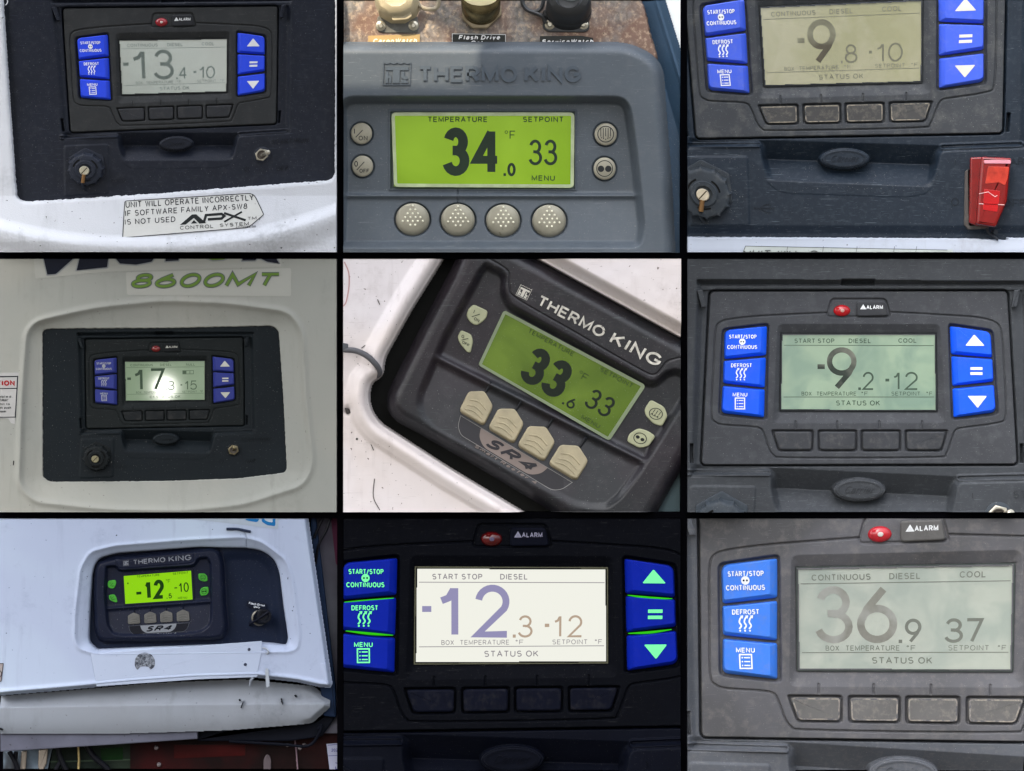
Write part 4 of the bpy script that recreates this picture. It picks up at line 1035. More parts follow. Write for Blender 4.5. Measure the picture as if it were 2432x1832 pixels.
    b = MB(); P_ = catmull([(1180, -30, -30), (1176, 20, -30), (1205, 62, -30), (1260, 84, -30), (1310, 110, -30), (1325, 150, -36)], 5); tube(b, P_, 15, 8)
    tube(b, catmull([(1250, 78, -30), (1290, 60, -30), (1310, 20, -30), (1312, -30, -30)], 5), 13, 8); b.build('cap_strap', 2, c3_, m_capb)
    screw(1355, 160, c3_); screw(1576, 160, c3_)
    # labels on the plate
    ml = mat('label_black', (44, 46, 44), rough=.4, grime=.2); mw = mat('label_white', (225, 225, 215), rough=.5)
    b = MB(); prism(b, [(710, 216), (1066, 222), (1064, 330), (710, 330)], -58, -54); l1 = b.build('black_label', 2, T, ml)
    b = MB(); text(b, 'Flash Drive', [(754, 228), (1032, 228), (1032, 258), (754, 258)], -54, -52.6, .23, shear=.18); text(b, 'Only', [(832, 264), (942, 264), (942, 292), (832, 292)], -54, -52.6, .23, shear=.18); stroke(b, [(713, 330), (713, 219), (1063, 225), (1063, 330)], 3, -54, -53); b.build('label_lettering', 2, l1, mw)
    b = MB(); prism(b, [(1290, 234), (1560, 232), (1640, 246), (1640, 330), (1290, 330)], -58, -54); l2 = b.build('black_label', 2, T, ml)
    b = MB(); text(b, 'ServiceWatch', [(1300, 256), (1645, 254), (1645, 284), (1300, 286)], -54, -52.6, .23, shear=.18); b.build('label_lettering', 2, l2, mw)
    b = MB(); prism(b, [(160, 232), (500, 222), (500, 330), (160, 330)], -58, -54); l3 = b.build('faded_label', 2, T, mat('label_faded', (150, 128, 90), rough=.5, var=.15, dust=.6, dustc=(160, 120, 84)))
    b = MB(); text(b, 'CargoWatch', [(190, 252), (485, 248), (485, 278), (190, 282)], -54, -52.6, .24, shear=.18); b.build('label_lettering', 2, l3, mat('label_cream', (215, 205, 180), rough=.5))
    # slate side of the box and the white bodywork beyond
    S = thing('box_side', 'dark slate side wall of the unit box at the right of the rusty plate', 'side wall', 2, 2100, 1659, -100)
    def f2(X, Y):
        xe = 1930 + 0 * Y; xr = 2110 + (Y / 330) * 102
        z = -130 + 150 * rampf(-120, 60, X - (2080 + Y * .28)) ** 1.0
        z = z + 12 * np.exp(-((X - (xr - 60)) / 10) ** 2)
        return np.where(X > xr + 6, np.nan, z)
    relief('side_panel', 2, S, mat('slate', (56, 74, 92), rough=.4, var=.15, speck=.5), f2, box=(1880, 0, PW, PH), step=5)
    S2 = thing('white_bodywork', 'sliver of white bodywork in the top right corner beyond the slate side wall', 'bodywork', 2, 2180, 320, -20)
    b = MB(); prism(b, [(2112, -10), (2230, -10), (2230, 380)], -80, -10); b.build('body_panel', 2, S2, mat('body_white', (200, 214, 226), rough=.4))

    # the controller itself
    T = thing('refrigeration_controller', 'grey round-keyed controller reading 34.0 on a lime screen, sunlit at its top left', 'controller', 2, 1000, 1659, 0)
    m_b = mat('grey_shell', (69, 75, 81), rough=.42, var=.10, vscale=5, dust=.12, dustc=(110, 112, 114), speck=.5, scratch=.15, bump=.15, bscale=500, spec=.35)
    OUT = rpoly([(-200, 286), (1880, 284), (2090, 400), (2110, 700), (2150, 1200), (2178, 1800), (-200, 1800)], [0, 160, 150, 60, 60, 0, 0], 8)
    WEL = rpoly([(-40, 628), (1880, 628), (1925, 900), (1990, 1500), (1960, 1640), (-40, 1640), (-30, 1200)], [120, 110, 80, 60, 100, 60, 60], 8)
    FLAT = rpoly([(40, 690), (1860, 690), (1880, 1250), (60, 1262)], 50, 5)
    def f(X, Y):
        d = sdf(OUT, X, Y); w = sdf(WEL, X, Y)
        z = 66 - 90 * np.clip((d + 80) / 88, 0, 1) ** 2.2
        depth = np.where(Y < 1262, -70.0, -70 + 60 * rampf(1262, 1640, Y) ** 1.1)
        depth = depth + 26 * np.exp(-((Y - 1285) / 16) ** 2)
        t = ss(-62, 0, w)
        t = np.where(Y < 760, ss(-58, -2, w), t)
        z = np.where(w < 4, depth * (1 - t) + z * t, z)
        # raised seat of the screen
        q = np.maximum(np.abs(X - 912) - 622, np.abs(Y - 985) - 268)
        z = z + 10 * (1 - ss(-12, 4, q)) * (Y < 1262)
        q2 = np.maximum(np.abs(X - 912) - 604, np.abs(Y - 985) - 252); z = z - 26 * (1 - ss(-5, 5, q2))
        for (cx, cy, r) in ((116, 875, 76), (123, 1090, 76), (1722, 880, 80), (1715, 1106, 80)):
            z = z - 14 * (1 - ss(r - 3, r + 5, np.hypot(X - cx, Y - cy)))
        for cx, cy in ((452, 1442), (750, 1446), (1047, 1450), (1350, 1452)):
            z = z - 30 * (1 - ss(116, 124, np.hypot(X - cx, (Y - cy) * 1.06)))
        z = z - 12 * (1 - ss(2, 6, dline([(750, 1236), (749, 1340)], X, Y)))
        return np.where(d > 12, np.nan, z)
    relief('shell', 2, T, m_b, f, box=(0, 270, PW, PH), step=4.6)
    b = MB(); z0 = 64
    m_e = mat('embossed_grey', (64, 71, 78), rough=.5, spec=.3); logo_mark(b, [(262, 405), (448, 405), (443, 568), (256, 568)], z0, z0 + 10, .03); b.build('embossed_emblem', 2, T, m_e)  # darker than the shell, putting the relief's shading into the colour
    b = MB(); text(b, 'THERMO', (490, 438, 1140, 546), z0, z0 + 13, .21, gap=.12); text(b, 'KING', (1188, 438, 1558, 546), z0, z0 + 13, .21, gap=.12); b.build('embossed_lettering', 2, T, m_e)
    # screen
    m_fr = mat('screen_bezel', (150, 160, 128), rough=.2, coat=.6, var=.2, vscale=20, trans=.2)
    b = MB(); stroke(b, rpoly([(324, 748), (1506, 748), (1502, 1222), (340, 1216)], 20, 4), 22, -64, -46, True); b.build('screen_bezel', 2, T, m_fr)
    b = MB(); prism(b, [(330, 750), (1500, 750), (1500, 1222), (330, 1222)], -74, -62)
    D = b.build('display', 2, T, mat('lcd_lime', (60, 80, 6), ior=1.75, rough=.1, var=.2, vscale=5, spec=.25, second=(84, 104, 30), sscale=3.2, emit=(122, 158, 0), estr=.78), smooth=False)  # paler second colour is painted in place of screen reflections
    b = MB(); z0, z1 = -62, -60.5
    m_c2 = mat('lcd_ink2', (40, 62, 20), rough=.4)
    for wd, q in (('TEMPERATURE', (552, 764, 945, 800)), ('SETPOINT', (1177, 764, 1445, 800)), ('MENU', (1235, 1150, 1388, 1186))):
        b = MB(); text(b, wd, q, z0, z1, .19); b.build('caption_text', 2, D, m_c2)
    b = MB()
    text(b, 'F', (1090, 856, 1130, 912), z0, z1, .12); stroke(b, ell(1069, 866, 9, 9, 14), 4, z0, z1, True)
    b.build('unit_text', 2, D, m_c2)
    mi = mat('lcd_ink', (28, 44, 30), rough=.35, var=.2, vscale=10)
    b = MB(); text(b, '3', (650, 835, 826, 1154), z0, z1, .20); text(b, '4', (845, 835, 1035, 1154), z0, z1, .165); prism(b, [(1050, 1136), (1066, 1136), (1066, 1154), (1050, 1154)], z0, z1); text(b, '0', (1075, 1068, 1130, 1156), z0, z1, .2)
    b.build('temperature_digits', 2, D, mi)
    b = MB(); text(b, '33', (1216, 915, 1404, 1084), z0, z1, .115, gap=.16); b.build('setpoint_digits', 2, D, mi)
    # keys
    m_k = mat('silver_key', (128, 125, 112), rough=.35, var=.12, vscale=25, grime=.5, grimec=(110, 100, 78), metal=.15)
    m_ki = mat('key_ink', (34, 36, 38), rough=.5)
    def rk(x, y, r, ic):
        b = MB(); lathe(b, x, y, [(r, -70), (r, -48), (r - 4, -43), (r - 12, -40)], 40); k = b.build('round_key', 2, T, m_k)
        b = MB(); ic(b, x, y); b.build('key_symbol', 2, k, m_ki)
    def i_on(b, x, y): text(b, 'I', (x - 56, y - 34, x - 36, y + 4), -40, -38.8, .15); stroke(b, [(x - 38, y + 26), (x + 8, y - 22)], 5, -40, -38.6); text(b, 'ON', (x - 18, y + 16, x + 40, y + 46), -40, -38.8, .15)
    def i_off(b, x, y): text(b, 'O', (x - 54, y - 34, x - 30, y + 4), -40, -38.8, .15); stroke(b, [(x - 38, y + 26), (x + 12, y - 28)], 5, -40, -38.6); text(b, 'OFF', (x - 20, y + 18, x + 44, y + 44), -40, -38.8, .15)
    def i_df(b, x, y):
        stroke(b, ell(x, y, 52, 52, 32), 6, -40, -38.8, True)
        for k in range(-2, 3): stroke(b, [(x + k * 16, y - 40), (x + k * 16, y + (16, 24, 14, 24, 16)[k + 2])], 5, -40, -38.7); 
        for k in range(-2, 3): prism(b, ell(x + k * 14, y + (24, 28, 34, 28, 24)[k + 2], 4, 4, 8), -40, -38.5)
    def i_c(b, x, y): stroke(b, ell(x, y, 52, 52, 32), 5, -40, -38.8, True); prism(b, ell(x - 24, y + 2, 21), -40, -38.6); prism(b, ell(x + 24, y + 2, 21), -40, -38.6)
    rk(116, 875, 70, i_on); rk(123, 1090, 69, i_off); rk(1722, 880, 73, i_df); rk(1715, 1106, 73, i_c)
    m_d = mat('dot_silver', (205, 200, 180), rough=.3)
    for x, y in ((452, 1438), (750, 1442), (1047, 1446), (1350, 1448)):
        b = MB(); zb = -70 + 60 * ((1440 - 1262) / 378) - 30
        lathe(b, x, y + 8, [(112, zb), (111, zb + 26), (104, zb + 40), (88, zb + 50), (50, zb + 55), (6, zb + 56)], 44, .94, lean=(0, -.3), z0=zb); k = b.build('dotted_key', 2, T, m_k)
        b = MB(); zt = zb + 54
        for r, row in enumerate(((0,), (-16, 16), (-34, 0, 34), (-50, -16, 18, 50), (-66, -33, 0, 33, 66), (-16, 16))):
            for dx in row: lathe(b, x + dx + 2, y + 8 - 16 - 78 + r * 25, [(8, zt - 8), (7, zt + 3), (3, zt + 6)], 8)
        b.build('raised_dots', 2, k, m_d)
CUR = 2
build2()

# ------------------------------------------------------------------ the controller with house-shaped keys (close-ups 5 and 7)
HS5 = [[0.7270146, -0.2508263, 1061.2149107], [0.4050659, 0.859655, 357.302654], [-8.62e-05, 0.0001248, 1.0]]
HS7 = [[0.4032797, 0.0260534, 811.1305665], [-0.0468348, 0.4313662, 376.2721167], [-3.31e-05, 1.6e-06, 1.0]]
def smart(pn, H, label, root_at, pal, outer, inner, header, ridge, digits, warp, zt=60.0, rim=60.0, wl=26.0, glow=False):
    Hn = np.array(H); s = float(np.hypot(*(np.array(hmap(Hn, 500, 200)) - np.array(hmap(Hn, 501, 200)))))
    T = thing('refrigeration_controller', label, 'controller', pn, *root_at, group='controllers with house-shaped keys')
    def M(u, v, z):
        if warp and v > 450:
            v2 = float(np.interp(v, [450, 466, 655, 782, 905, 1100], [450, 505, 773, 905, 1050, 1260])); u = u + (u - 300) * .05; v = v2 - (u - 500) * .02 * min(1, (v - 450) / 150)
        x, y = hmap(Hn, u, v); return (float(x), float(y), z)
    m_b = mat(f'shell_{pn}', pal['shell'], rough=.34, var=.15, vscale=6, dust=pal.get('dusty', .15), dustc=pal.get('dust', (80, 78, 84)), speck=.5, scratch=.3, scratchc=pal.get('scr', (90, 92, 98)), spec=.4, bump=.12, bscale=500, second=pal.get('shell2'), sscale=4)
    ry = lambda X: ridge[0][1] + (X - ridge[0][0]) * (ridge[1][1] - ridge[0][1]) / (ridge[1][0] - ridge[0][0])
    ang = math.cos(math.atan2(ridge[1][1] - ridge[0][1], ridge[1][0] - ridge[0][0]))
    low = pal['low']
    def f(X, Y):
        d = sdf(outer, X, Y); w = sdf(inner, X, Y)
        z = rim - rim * 1.6 * np.clip((d + wl * 1.6) / (wl * 1.7), 0, 1) ** 2.4
        dr = (Y - ry(X)) * ang
        fl = np.where(dr < 0, zt - 42 * s - 12, zt - 42 * s - 12 + 60 * s * rampf(30 * s, 520 * s, dr))
        fl = fl + 34 * s * np.exp(-((dr - 8 * s) / (26 * s)) ** 2)
        t = ss(-wl, 0, w)
        z = np.where(w < 4, fl * (1 - t) + z * t, z)
        z = z - 8 * s * (1 - ss(2, 7, dline(header, X, Y)))
        return np.where(d > 10, np.nan, z)
    xs = np.array(outer)
    relief('shell', pn, T, m_b, f, box=(xs[:, 0].min() - 15, xs[:, 1].min() - 15, xs[:, 0].max() + 15, xs[:, 1].max() + 15), step=4.4 if pn == 5 else 3.4)
    zf = zt - 42 * s - 12
    Mz = lambda off: (lambda u, v, z: (*M(u, v, 0)[:2], zf + off + z * s))
    zlow = lambda v: 60 * s * min(1, max(0, (v - 490) / 520))
    def Ml(off): return lambda u, v, z: (*M(u, v, 0)[:2], zf + zlow(v) + off + z * s)
    # screen
    b = MB(); stroke(b, rpoly([(-8, -8), (1008, -8), (1008, 438), (-8, 438)], 14, 3), 22, -6, 22, True); b.build('screen_bezel', pn, T, mat(f'sbezel_{pn}', pal['bezel'], rough=.3, spec=.5), M=Mz(0))
    b = MB(); prism(b, [(-4, -4), (1004, -4), (1004, 434), (-4, 434)], -6, 8)
    D = b.build('display', pn, T, mat(f'lime_{pn}', pal['lcd'], rough=.25, var=.06, vscale=8, spec=.5, second=pal.get('lcd_glare'), sscale=5, emit=pal['lcde'], estr=pal['estr'], speck=.2), M=Mz(0), smooth=False)  # patchy second colour imitates glare on the screen
    mk = mat(f'limeink_{pn}', pal['ink'], rough=.35, var=.1)
    m_cap_ = mat(f'limecap_{pn}', pal['ink2'], rough=.4)
    for wd, q in (('TEMPERATURE', (198, 12, 540, 44)), ('SETPOINT', (732, 12, 956, 44)), ('MENU', (786, 376, 920, 410))):
        b = MB(); text(b, wd, q, 8, 9.5, .17); b.build('caption_text', pn, D, m_cap_, M=Mz(0))
    b = MB(); text(b, 'F', (655, 104, 694, 158), 8, 9.5, .12); stroke(b, ell(637, 112, 9, 9, 12), 4, 8, 9.5, True)
    if pn == 7: prism(b, [(48, 118), (60, 100), (72, 118), (68, 132), (52, 132)], 8, 9.5)
    b.build('unit_text', pn, D, m_cap_, M=Mz(0))
    for which, ch, q, w_ in digits:
        t_ = MB()
        if ch in '-.': prism(t_, [(q[0], q[1]), (q[2], q[1]), (q[2], q[3]), (q[0], q[3])], 8, 9.5)
        else: text(t_, ch, q, 8, 9.5, w_, gap=.16)
        t_.build({'-': 'minus_sign', '.': 'decimal_point'}.get(ch, 'large_digit' if which == 'big' else 'small_digit'), pn, D, mk, M=Mz(0))
    # side keys
    m_k = mat(f'ivory_{pn}', pal['key'], rough=.45, var=.12, vscale=30, grime=.4, grimec=pal.get('kg', (120, 118, 90)), emit=pal.get('keye'), estr=pal.get('keyes', 0))
    m_ki = mat(f'ivoryink_{pn}', pal.get('kink', (36, 38, 36)), rough=.5)
    shapes = {'on': (-182, 118, [(-50, -62), (56, -68), (66, -20), (44, 34), (20, 62), (-30, 58), (-66, 30), (-70, -20)]), 'off': (-182, 326, [(-60, -50), (20, -58), (50, -20), (66, 62), (40, 70), (-30, 40), (-62, 8)]),
              'df': (1160, 118, [(-66, -62), (16, -62), (58, -24), (66, 50), (20, 62), (-40, 40), (-64, 10)]), 'ci': (1166, 320, [(-40, -52), (10, -66), (62, -62), (64, 16), (30, 58), (-50, 62), (-64, 10)])}
    for kname, (cx, cy, P) in shapes.items():
        b = MB(); prism(b, rpoly([(cx + x * (1.1 if pn == 5 else 1), cy + y * (1.1 if pn == 5 else 1)) for x, y in P], 20, 4), -20, 20, 8, 3); k = b.build('side_key', pn, T, m_k, M=Mz(0))
        b = MB(); z0, z1 = 20, 21.5
        if kname == 'on': text(b, 'I', (cx - 36, cy - 36, cx - 22, cy - 8), z0, z1, .15); stroke(b, [(cx - 30, cy + 22), (cx + 18, cy - 26)], 5, z0, z1 + .3); text(b, 'ON', (cx - 8, cy + 12, cx + 34, cy + 34), z0, z1, .17)
        if kname == 'off': text(b, 'O', (cx - 42, cy - 30, cx - 22, cy - 4), z0, z1, .15); stroke(b, [(cx - 30, cy + 14), (cx + 12, cy - 24)], 5, z0, z1 + .3); text(b, 'OFF', (cx - 20, cy + 12, cx + 40, cy + 34), z0, z1, .17)
        if kname == 'df':
            stroke(b, ell(cx, cy, 38, 38, 24), 5, z0, z1, True)
            for q in (-18, 0, 18): stroke(b, [(cx + q, cy - 26), (cx + q, cy)], 4, z0, z1 + .2); stroke(b, [(cx + q - 6, cy + 20), (cx + q, cy + 8), (cx + q + 6, cy + 20)], 5, z0, z1 + .3)
        if kname == 'ci':
            stroke(b, ell(cx, cy, 38, 38, 24), 5, z0, z1, True); prism(b, ell(cx - 16, cy, 12, 12, 16), z0, z1 + .3); prism(b, ell(cx + 16, cy, 12, 12, 16), z0, z1 + .3)
        if k: b.build('key_symbol', pn, k, m_ki, M=Mz(0))
    m_h = mat(f'housekey_{pn}', pal['house'], rough=.5, var=.15, vscale=30, dust=.25, dustc=pal.get('housed', (170, 150, 120)), bump=.2, bscale=300)
    hk = 1.14 if pn == 5 else 1.0
    for cx in (122, 367, 605, 847):
        P = rpoly([(cx - 90, 608), (cx, 566), (cx + 90, 608), (cx + 92, 728), (cx + 72, 740), (cx - 76, 740), (cx - 92, 726)], 18, 3)
        P = [(cx + (x - cx) * hk, 650 + (y - 650) * hk) for x, y in P]
        b = MB(); prism(b, P, -16, 26 + 22 * (pn == 5), 12 if pn == 5 else 9, 3, lean=(-.1, -.35) if pn == 5 else (0, 0)); k = b.build('house_key', pn, T, m_h, M=Ml(0))
        b = MB()
        zk = 26 + 22 * (pn == 5); ly_ = -20 if pn == 5 else 0
        for v in (632, 668, 704): tube(b, [(cx - 70 + ly_ * .3, v + 12 + ly_, zk), (cx - 20 + ly_ * .3, v - 6 + ly_, zk + 1), (cx + 10 + ly_ * .3, v - 6 + ly_, zk + 1), (cx + 70 + ly_ * .3, v + 12 + ly_, zk)], 5, 6)
        if k: b.build('grip_ridges', pn, k, m_h, M=Ml(0))
        b = MB(); tube(b, [(cx + 8, 474, 24), (cx + 8, 500, 12), (cx + 4, 566, 6)], 9, 8); b.build('pointer_rib', pn, T, mat(f'rib_{pn}', pal['shell'], rough=.35, k=1.15), M=Mz(4))
    # name plate
    b = MB(); Pl = rpoly([(34, 764), (936, 764), (905, 850), (850, 896), (100, 900), (50, 850)], [4, 4, 30, 30, 30, 30], 4); prism(b, Pl, 0, 5)
    N_ = b.build('name_plate', pn, T, mat(f'plate_{pn}', pal['plate'], rough=.3, spec=.3), M=Ml(1))
    b = MB(); stroke(b, inset(Pl, 3), 4, 5, 6.2, True); b.build('plate_edge', pn, N_, mat(f'pedge_{pn}', pal['pedge'], rough=.4), M=Ml(1))
    b = MB(); prism(b, rpoly([(212, 770), (748, 768), (730, 830), (668, 884), (290, 886), (228, 835)], [4, 4, 40, 50, 50, 40], 5), 5, 7); b.build('plate_oval', pn, N_, mat(f'oval_{pn}', pal['oval'], rough=.4), M=Ml(1))
    b = MB(); text(b, 'SR4', [(300, 786), (712, 782), (690, 862), (276, 866)], 7, 8.6, .24, shear=.3, gap=.16); b.build('plate_letters', pn, N_, mat(f'plateink_{pn}', pal['plate'], rough=.4), M=Ml(1))
    b = MB(); text(b, 'Smart Reefer 4', (228, 896, 744, 922), 3, 8, .2, shear=.2, gap=.2); b.build('plate_caption', pn, N_, mat(f'pcap_{pn}', pal['oval'], rough=.4), M=Ml(1))
    # header marks
    Mh = lambda u, v, z: (*M(u, v, 0)[:2], rim - 1.5 + z * s)
    ms = mat(f'silver_{pn}', pal['silver'], rough=.35, metal=.2, var=.35, vscale=110, grime=.9, grimec=pal['shell'])
    b = MB(); prism(b, [(6, -246), (104, -248), (104, -146), (6, -144)], -2, 1); b.build('emblem_ground', pn, T, mat(f'emblem_dark_{pn}', (28, 28, 32), rough=.5), M=Mh)
    b = MB(); logo_mark(b, [(12, -240), (98, -243), (98, -152), (10, -150)], 1, 7, .03); b.build('emblem', pn, T, mat(f'silver_b_{pn}', pal['silver'], rough=.35, metal=.2), M=Mh)
    b = MB(); text(b, 'THERMO', (165, -232, 640, -158), 0, 8, .185, gap=.13); text(b, 'KING', (690, -236, 1015, -156), 0, 8, .185, gap=.13); b.build('raised_lettering', pn, T, ms, M=Mh)
    return T

def build5():
    O5 = rpoly([(770, -80), (735, 20), (520, 430), (292, 880), (290, 985), (345, 1060), (480, 1130), (900, 1370), (1480, 1720), (2000, 1760), (2420, 1000), (2420, 640), (2212, 528), (1212, -20), (1100, -80)], [0, 60, 60, 80, 60, 50, 60, 60, 0, 0, 0, 0, 20, 20, 0], 5)
    I5_ = rpoly([(880, 60), (930, 10), (1055, 70), (1082, 120), (1074, 215), (1115, 292), (2026, 796), (2110, 725), (2190, 705), (2290, 760), (2280, 900), (1960, 1410), (1830, 1580), (1740, 1650), (1640, 1655), (1500, 1630), (700, 1212), (560, 1130), (498, 1050), (468, 960), (480, 870), (640, 500)], 30, 4)
    HD = catmull([(820, -60), (960, 2), (1055, 58), (1088, 100), (1092, 190), (1140, 262), (1500, 470), (1900, 700), (2030, 760), (2090, 715), (2130, 670), (2240, 640)], 5)
    # cover
    T = thing('unit_cover', 'scuffed pinkish-white unit cover with a rolled edge round a tilted opening', 'cover', 5, 1000, 1659)
    OP = rpoly([(700, -90), (640, 10), (440, 330), (262, 650), (250, 760), (178, 810), (158, 900), (175, 990), (235, 1080), (330, 1140), (700, 1380), (1190, 1672), (1300, 1760), (2500, 1760), (2500, 600), (2212, 512), (1270, -8), (1150, -90)], [0, 30, 60, 60, 30, 30, 40, 50, 50, 40, 60, 20, 0, 0, 0, 20, 20, 0], 5)
    def f(X, Y):
        d = sdf(OP, X, Y)
        ur = (Y < 560 + 0 * X) & (X > 900)     # the upper right side
        zl = 96 * np.ones(X.shape)
        roll = 34 * np.exp(-((d - 62) / 46) ** 2) - 46 * np.exp(-(d / 22) ** 2)
        zl = zl + roll - 16 * ss(110, 150, d)
        zr = 40 + 100 * ss(12, 90, d) + 8 * np.exp(-((d - 30) / 18) ** 2)
        z = np.where(ur, zr, zl) + 2.5 * vnoise(X, Y, 60, 4)
        z = z - 26 * np.exp(-(((X - 30) / 22) ** 2 + ((Y - 990) / 26) ** 2))
        return np.where(d < -14, np.nan, np.where(d < 2, z - 150 * (1 - ss(-12, 2, d)), z))
    relief('cover_shell', 5, T, mat('cover_pink', (210, 200, 196), streak=.35, rough=.35, var=.05, vscale=3, k=1.1, second=(214, 208, 210), sscale=2.5, grime=.75, grimec=(120, 105, 98), scratch=.25, scratchc=(150, 140, 136), coat=.2), f, step=4.6)
    b = MB()
    for P in ([(8, 20), (36, 90), (38, 180), (20, 280), (0, 310)],): stroke(b, catmull(P, 5), 8, 78, 82.5)
    b.build('rubbed_mark', 5, T, mat('pink_mark', (190, 150, 150), rough=.6))
    b = MB()
    for P in ([(120, 1130), (165, 1180), (200, 1255)], [(205, 1440), (198, 1560), (240, 1645)], [(225, 265), (240, 300)], [(120, 585), (145, 566)]): stroke(b, catmull(P, 4), 5, 74, 84)
    prism(b, rpoly([(8, 975), (40, 980), (50, 1010), (22, 1018)], 8), 60, 84); prism(b, ell(90, 1180, 8, 8, 10), 70, 84)
    b.build('scuff_mark', 5, T, mat('scuff', (66, 62, 60), rough=.6))
    # dark backing put in for the shaded void behind the controller
    b = MB(); prism(b, [(100, -20), (2240, -20), (2240, 1680), (100, 1680)], -170, -150); b.build('void_backing', 5, T, mat('void_shade', (20, 21, 18), rough=.8, var=.4))
    W = thing('rubber_loop', 'grey rubber loop hooked over the rolled white edge', 'loop', 5, 0, 580, 100)
    b = MB(); tube(b, catmull([(-30, 590, 120), (20, 596, 132), (90, 604, 142), (160, 638, 146), (214, 690, 132), (238, 735, 90), (226, 760, 50), (196, 768, 30)], 5), 19, 10); b.build('loop_cord', 5, W, mat('rubber_grey', (92, 92, 96), rough=.6, dust=.3))
    b = MB(); prism(b, rpoly([(-30, 545), (34, 556), (36, 585), (-30, 610)], 8), 110, 150, 6, 2); b.build('loop_clip', 5, W, mat('rubber_grey2', (86, 88, 92), rough=.6))
    S = thing('slate_backplate', 'dark slate inner panel at the bottom right beyond the tilted controller', 'panel', 5, 2100, 1659, -100)
    b = MB(); prism(b, [(1700, 1200), (2400, 900), (2400, 1800), (1500, 1800)], -140, -100); b.build('slate_sheet', 5, S, mat('slate5', (66, 82, 86), rough=.5, scratch=.5))
    # right-hand rim is part of the controller's outer outline
    pal = dict(shell=(36, 38, 42), shell2=(43, 38, 44), dust=(92, 88, 92), dusty=.2, scr=(100, 110, 108), bezel=(120, 132, 104), lcd=(40, 54, 8), lcd_glare=(74, 88, 34), lcde=(76, 100, 2), estr=.8, ink=(24, 36, 22), ink2=(48, 66, 18), key=(160, 162, 132), kg=(100, 96, 74),
               house=(160, 150, 124), plate=(44, 42, 46), pedge=(130, 128, 126), oval=(124, 112, 106), silver=(196, 192, 182), low=0)
    dg = [('big', '3', (278, 96, 436, 382), .205), ('big', '3', (442, 96, 600, 382), .205), ('big', '.', (630, 368, 644, 384), 0), ('big', '6', (656, 300, 712, 386), .15), ('set', '3', (755, 165, 834, 315), .115), ('set', '3', (849, 165, 928, 315), .115)]
    smart(5, HS5, 'tilted controller with cream house-shaped keys reading 33.6 inside the pinkish cover', (1300, 1659), pal, O5, I5_, HD, [(620, 640), (1950, 1310)], dg, True, zt=56, rim=62, wl=60)
CUR = 5
build5()

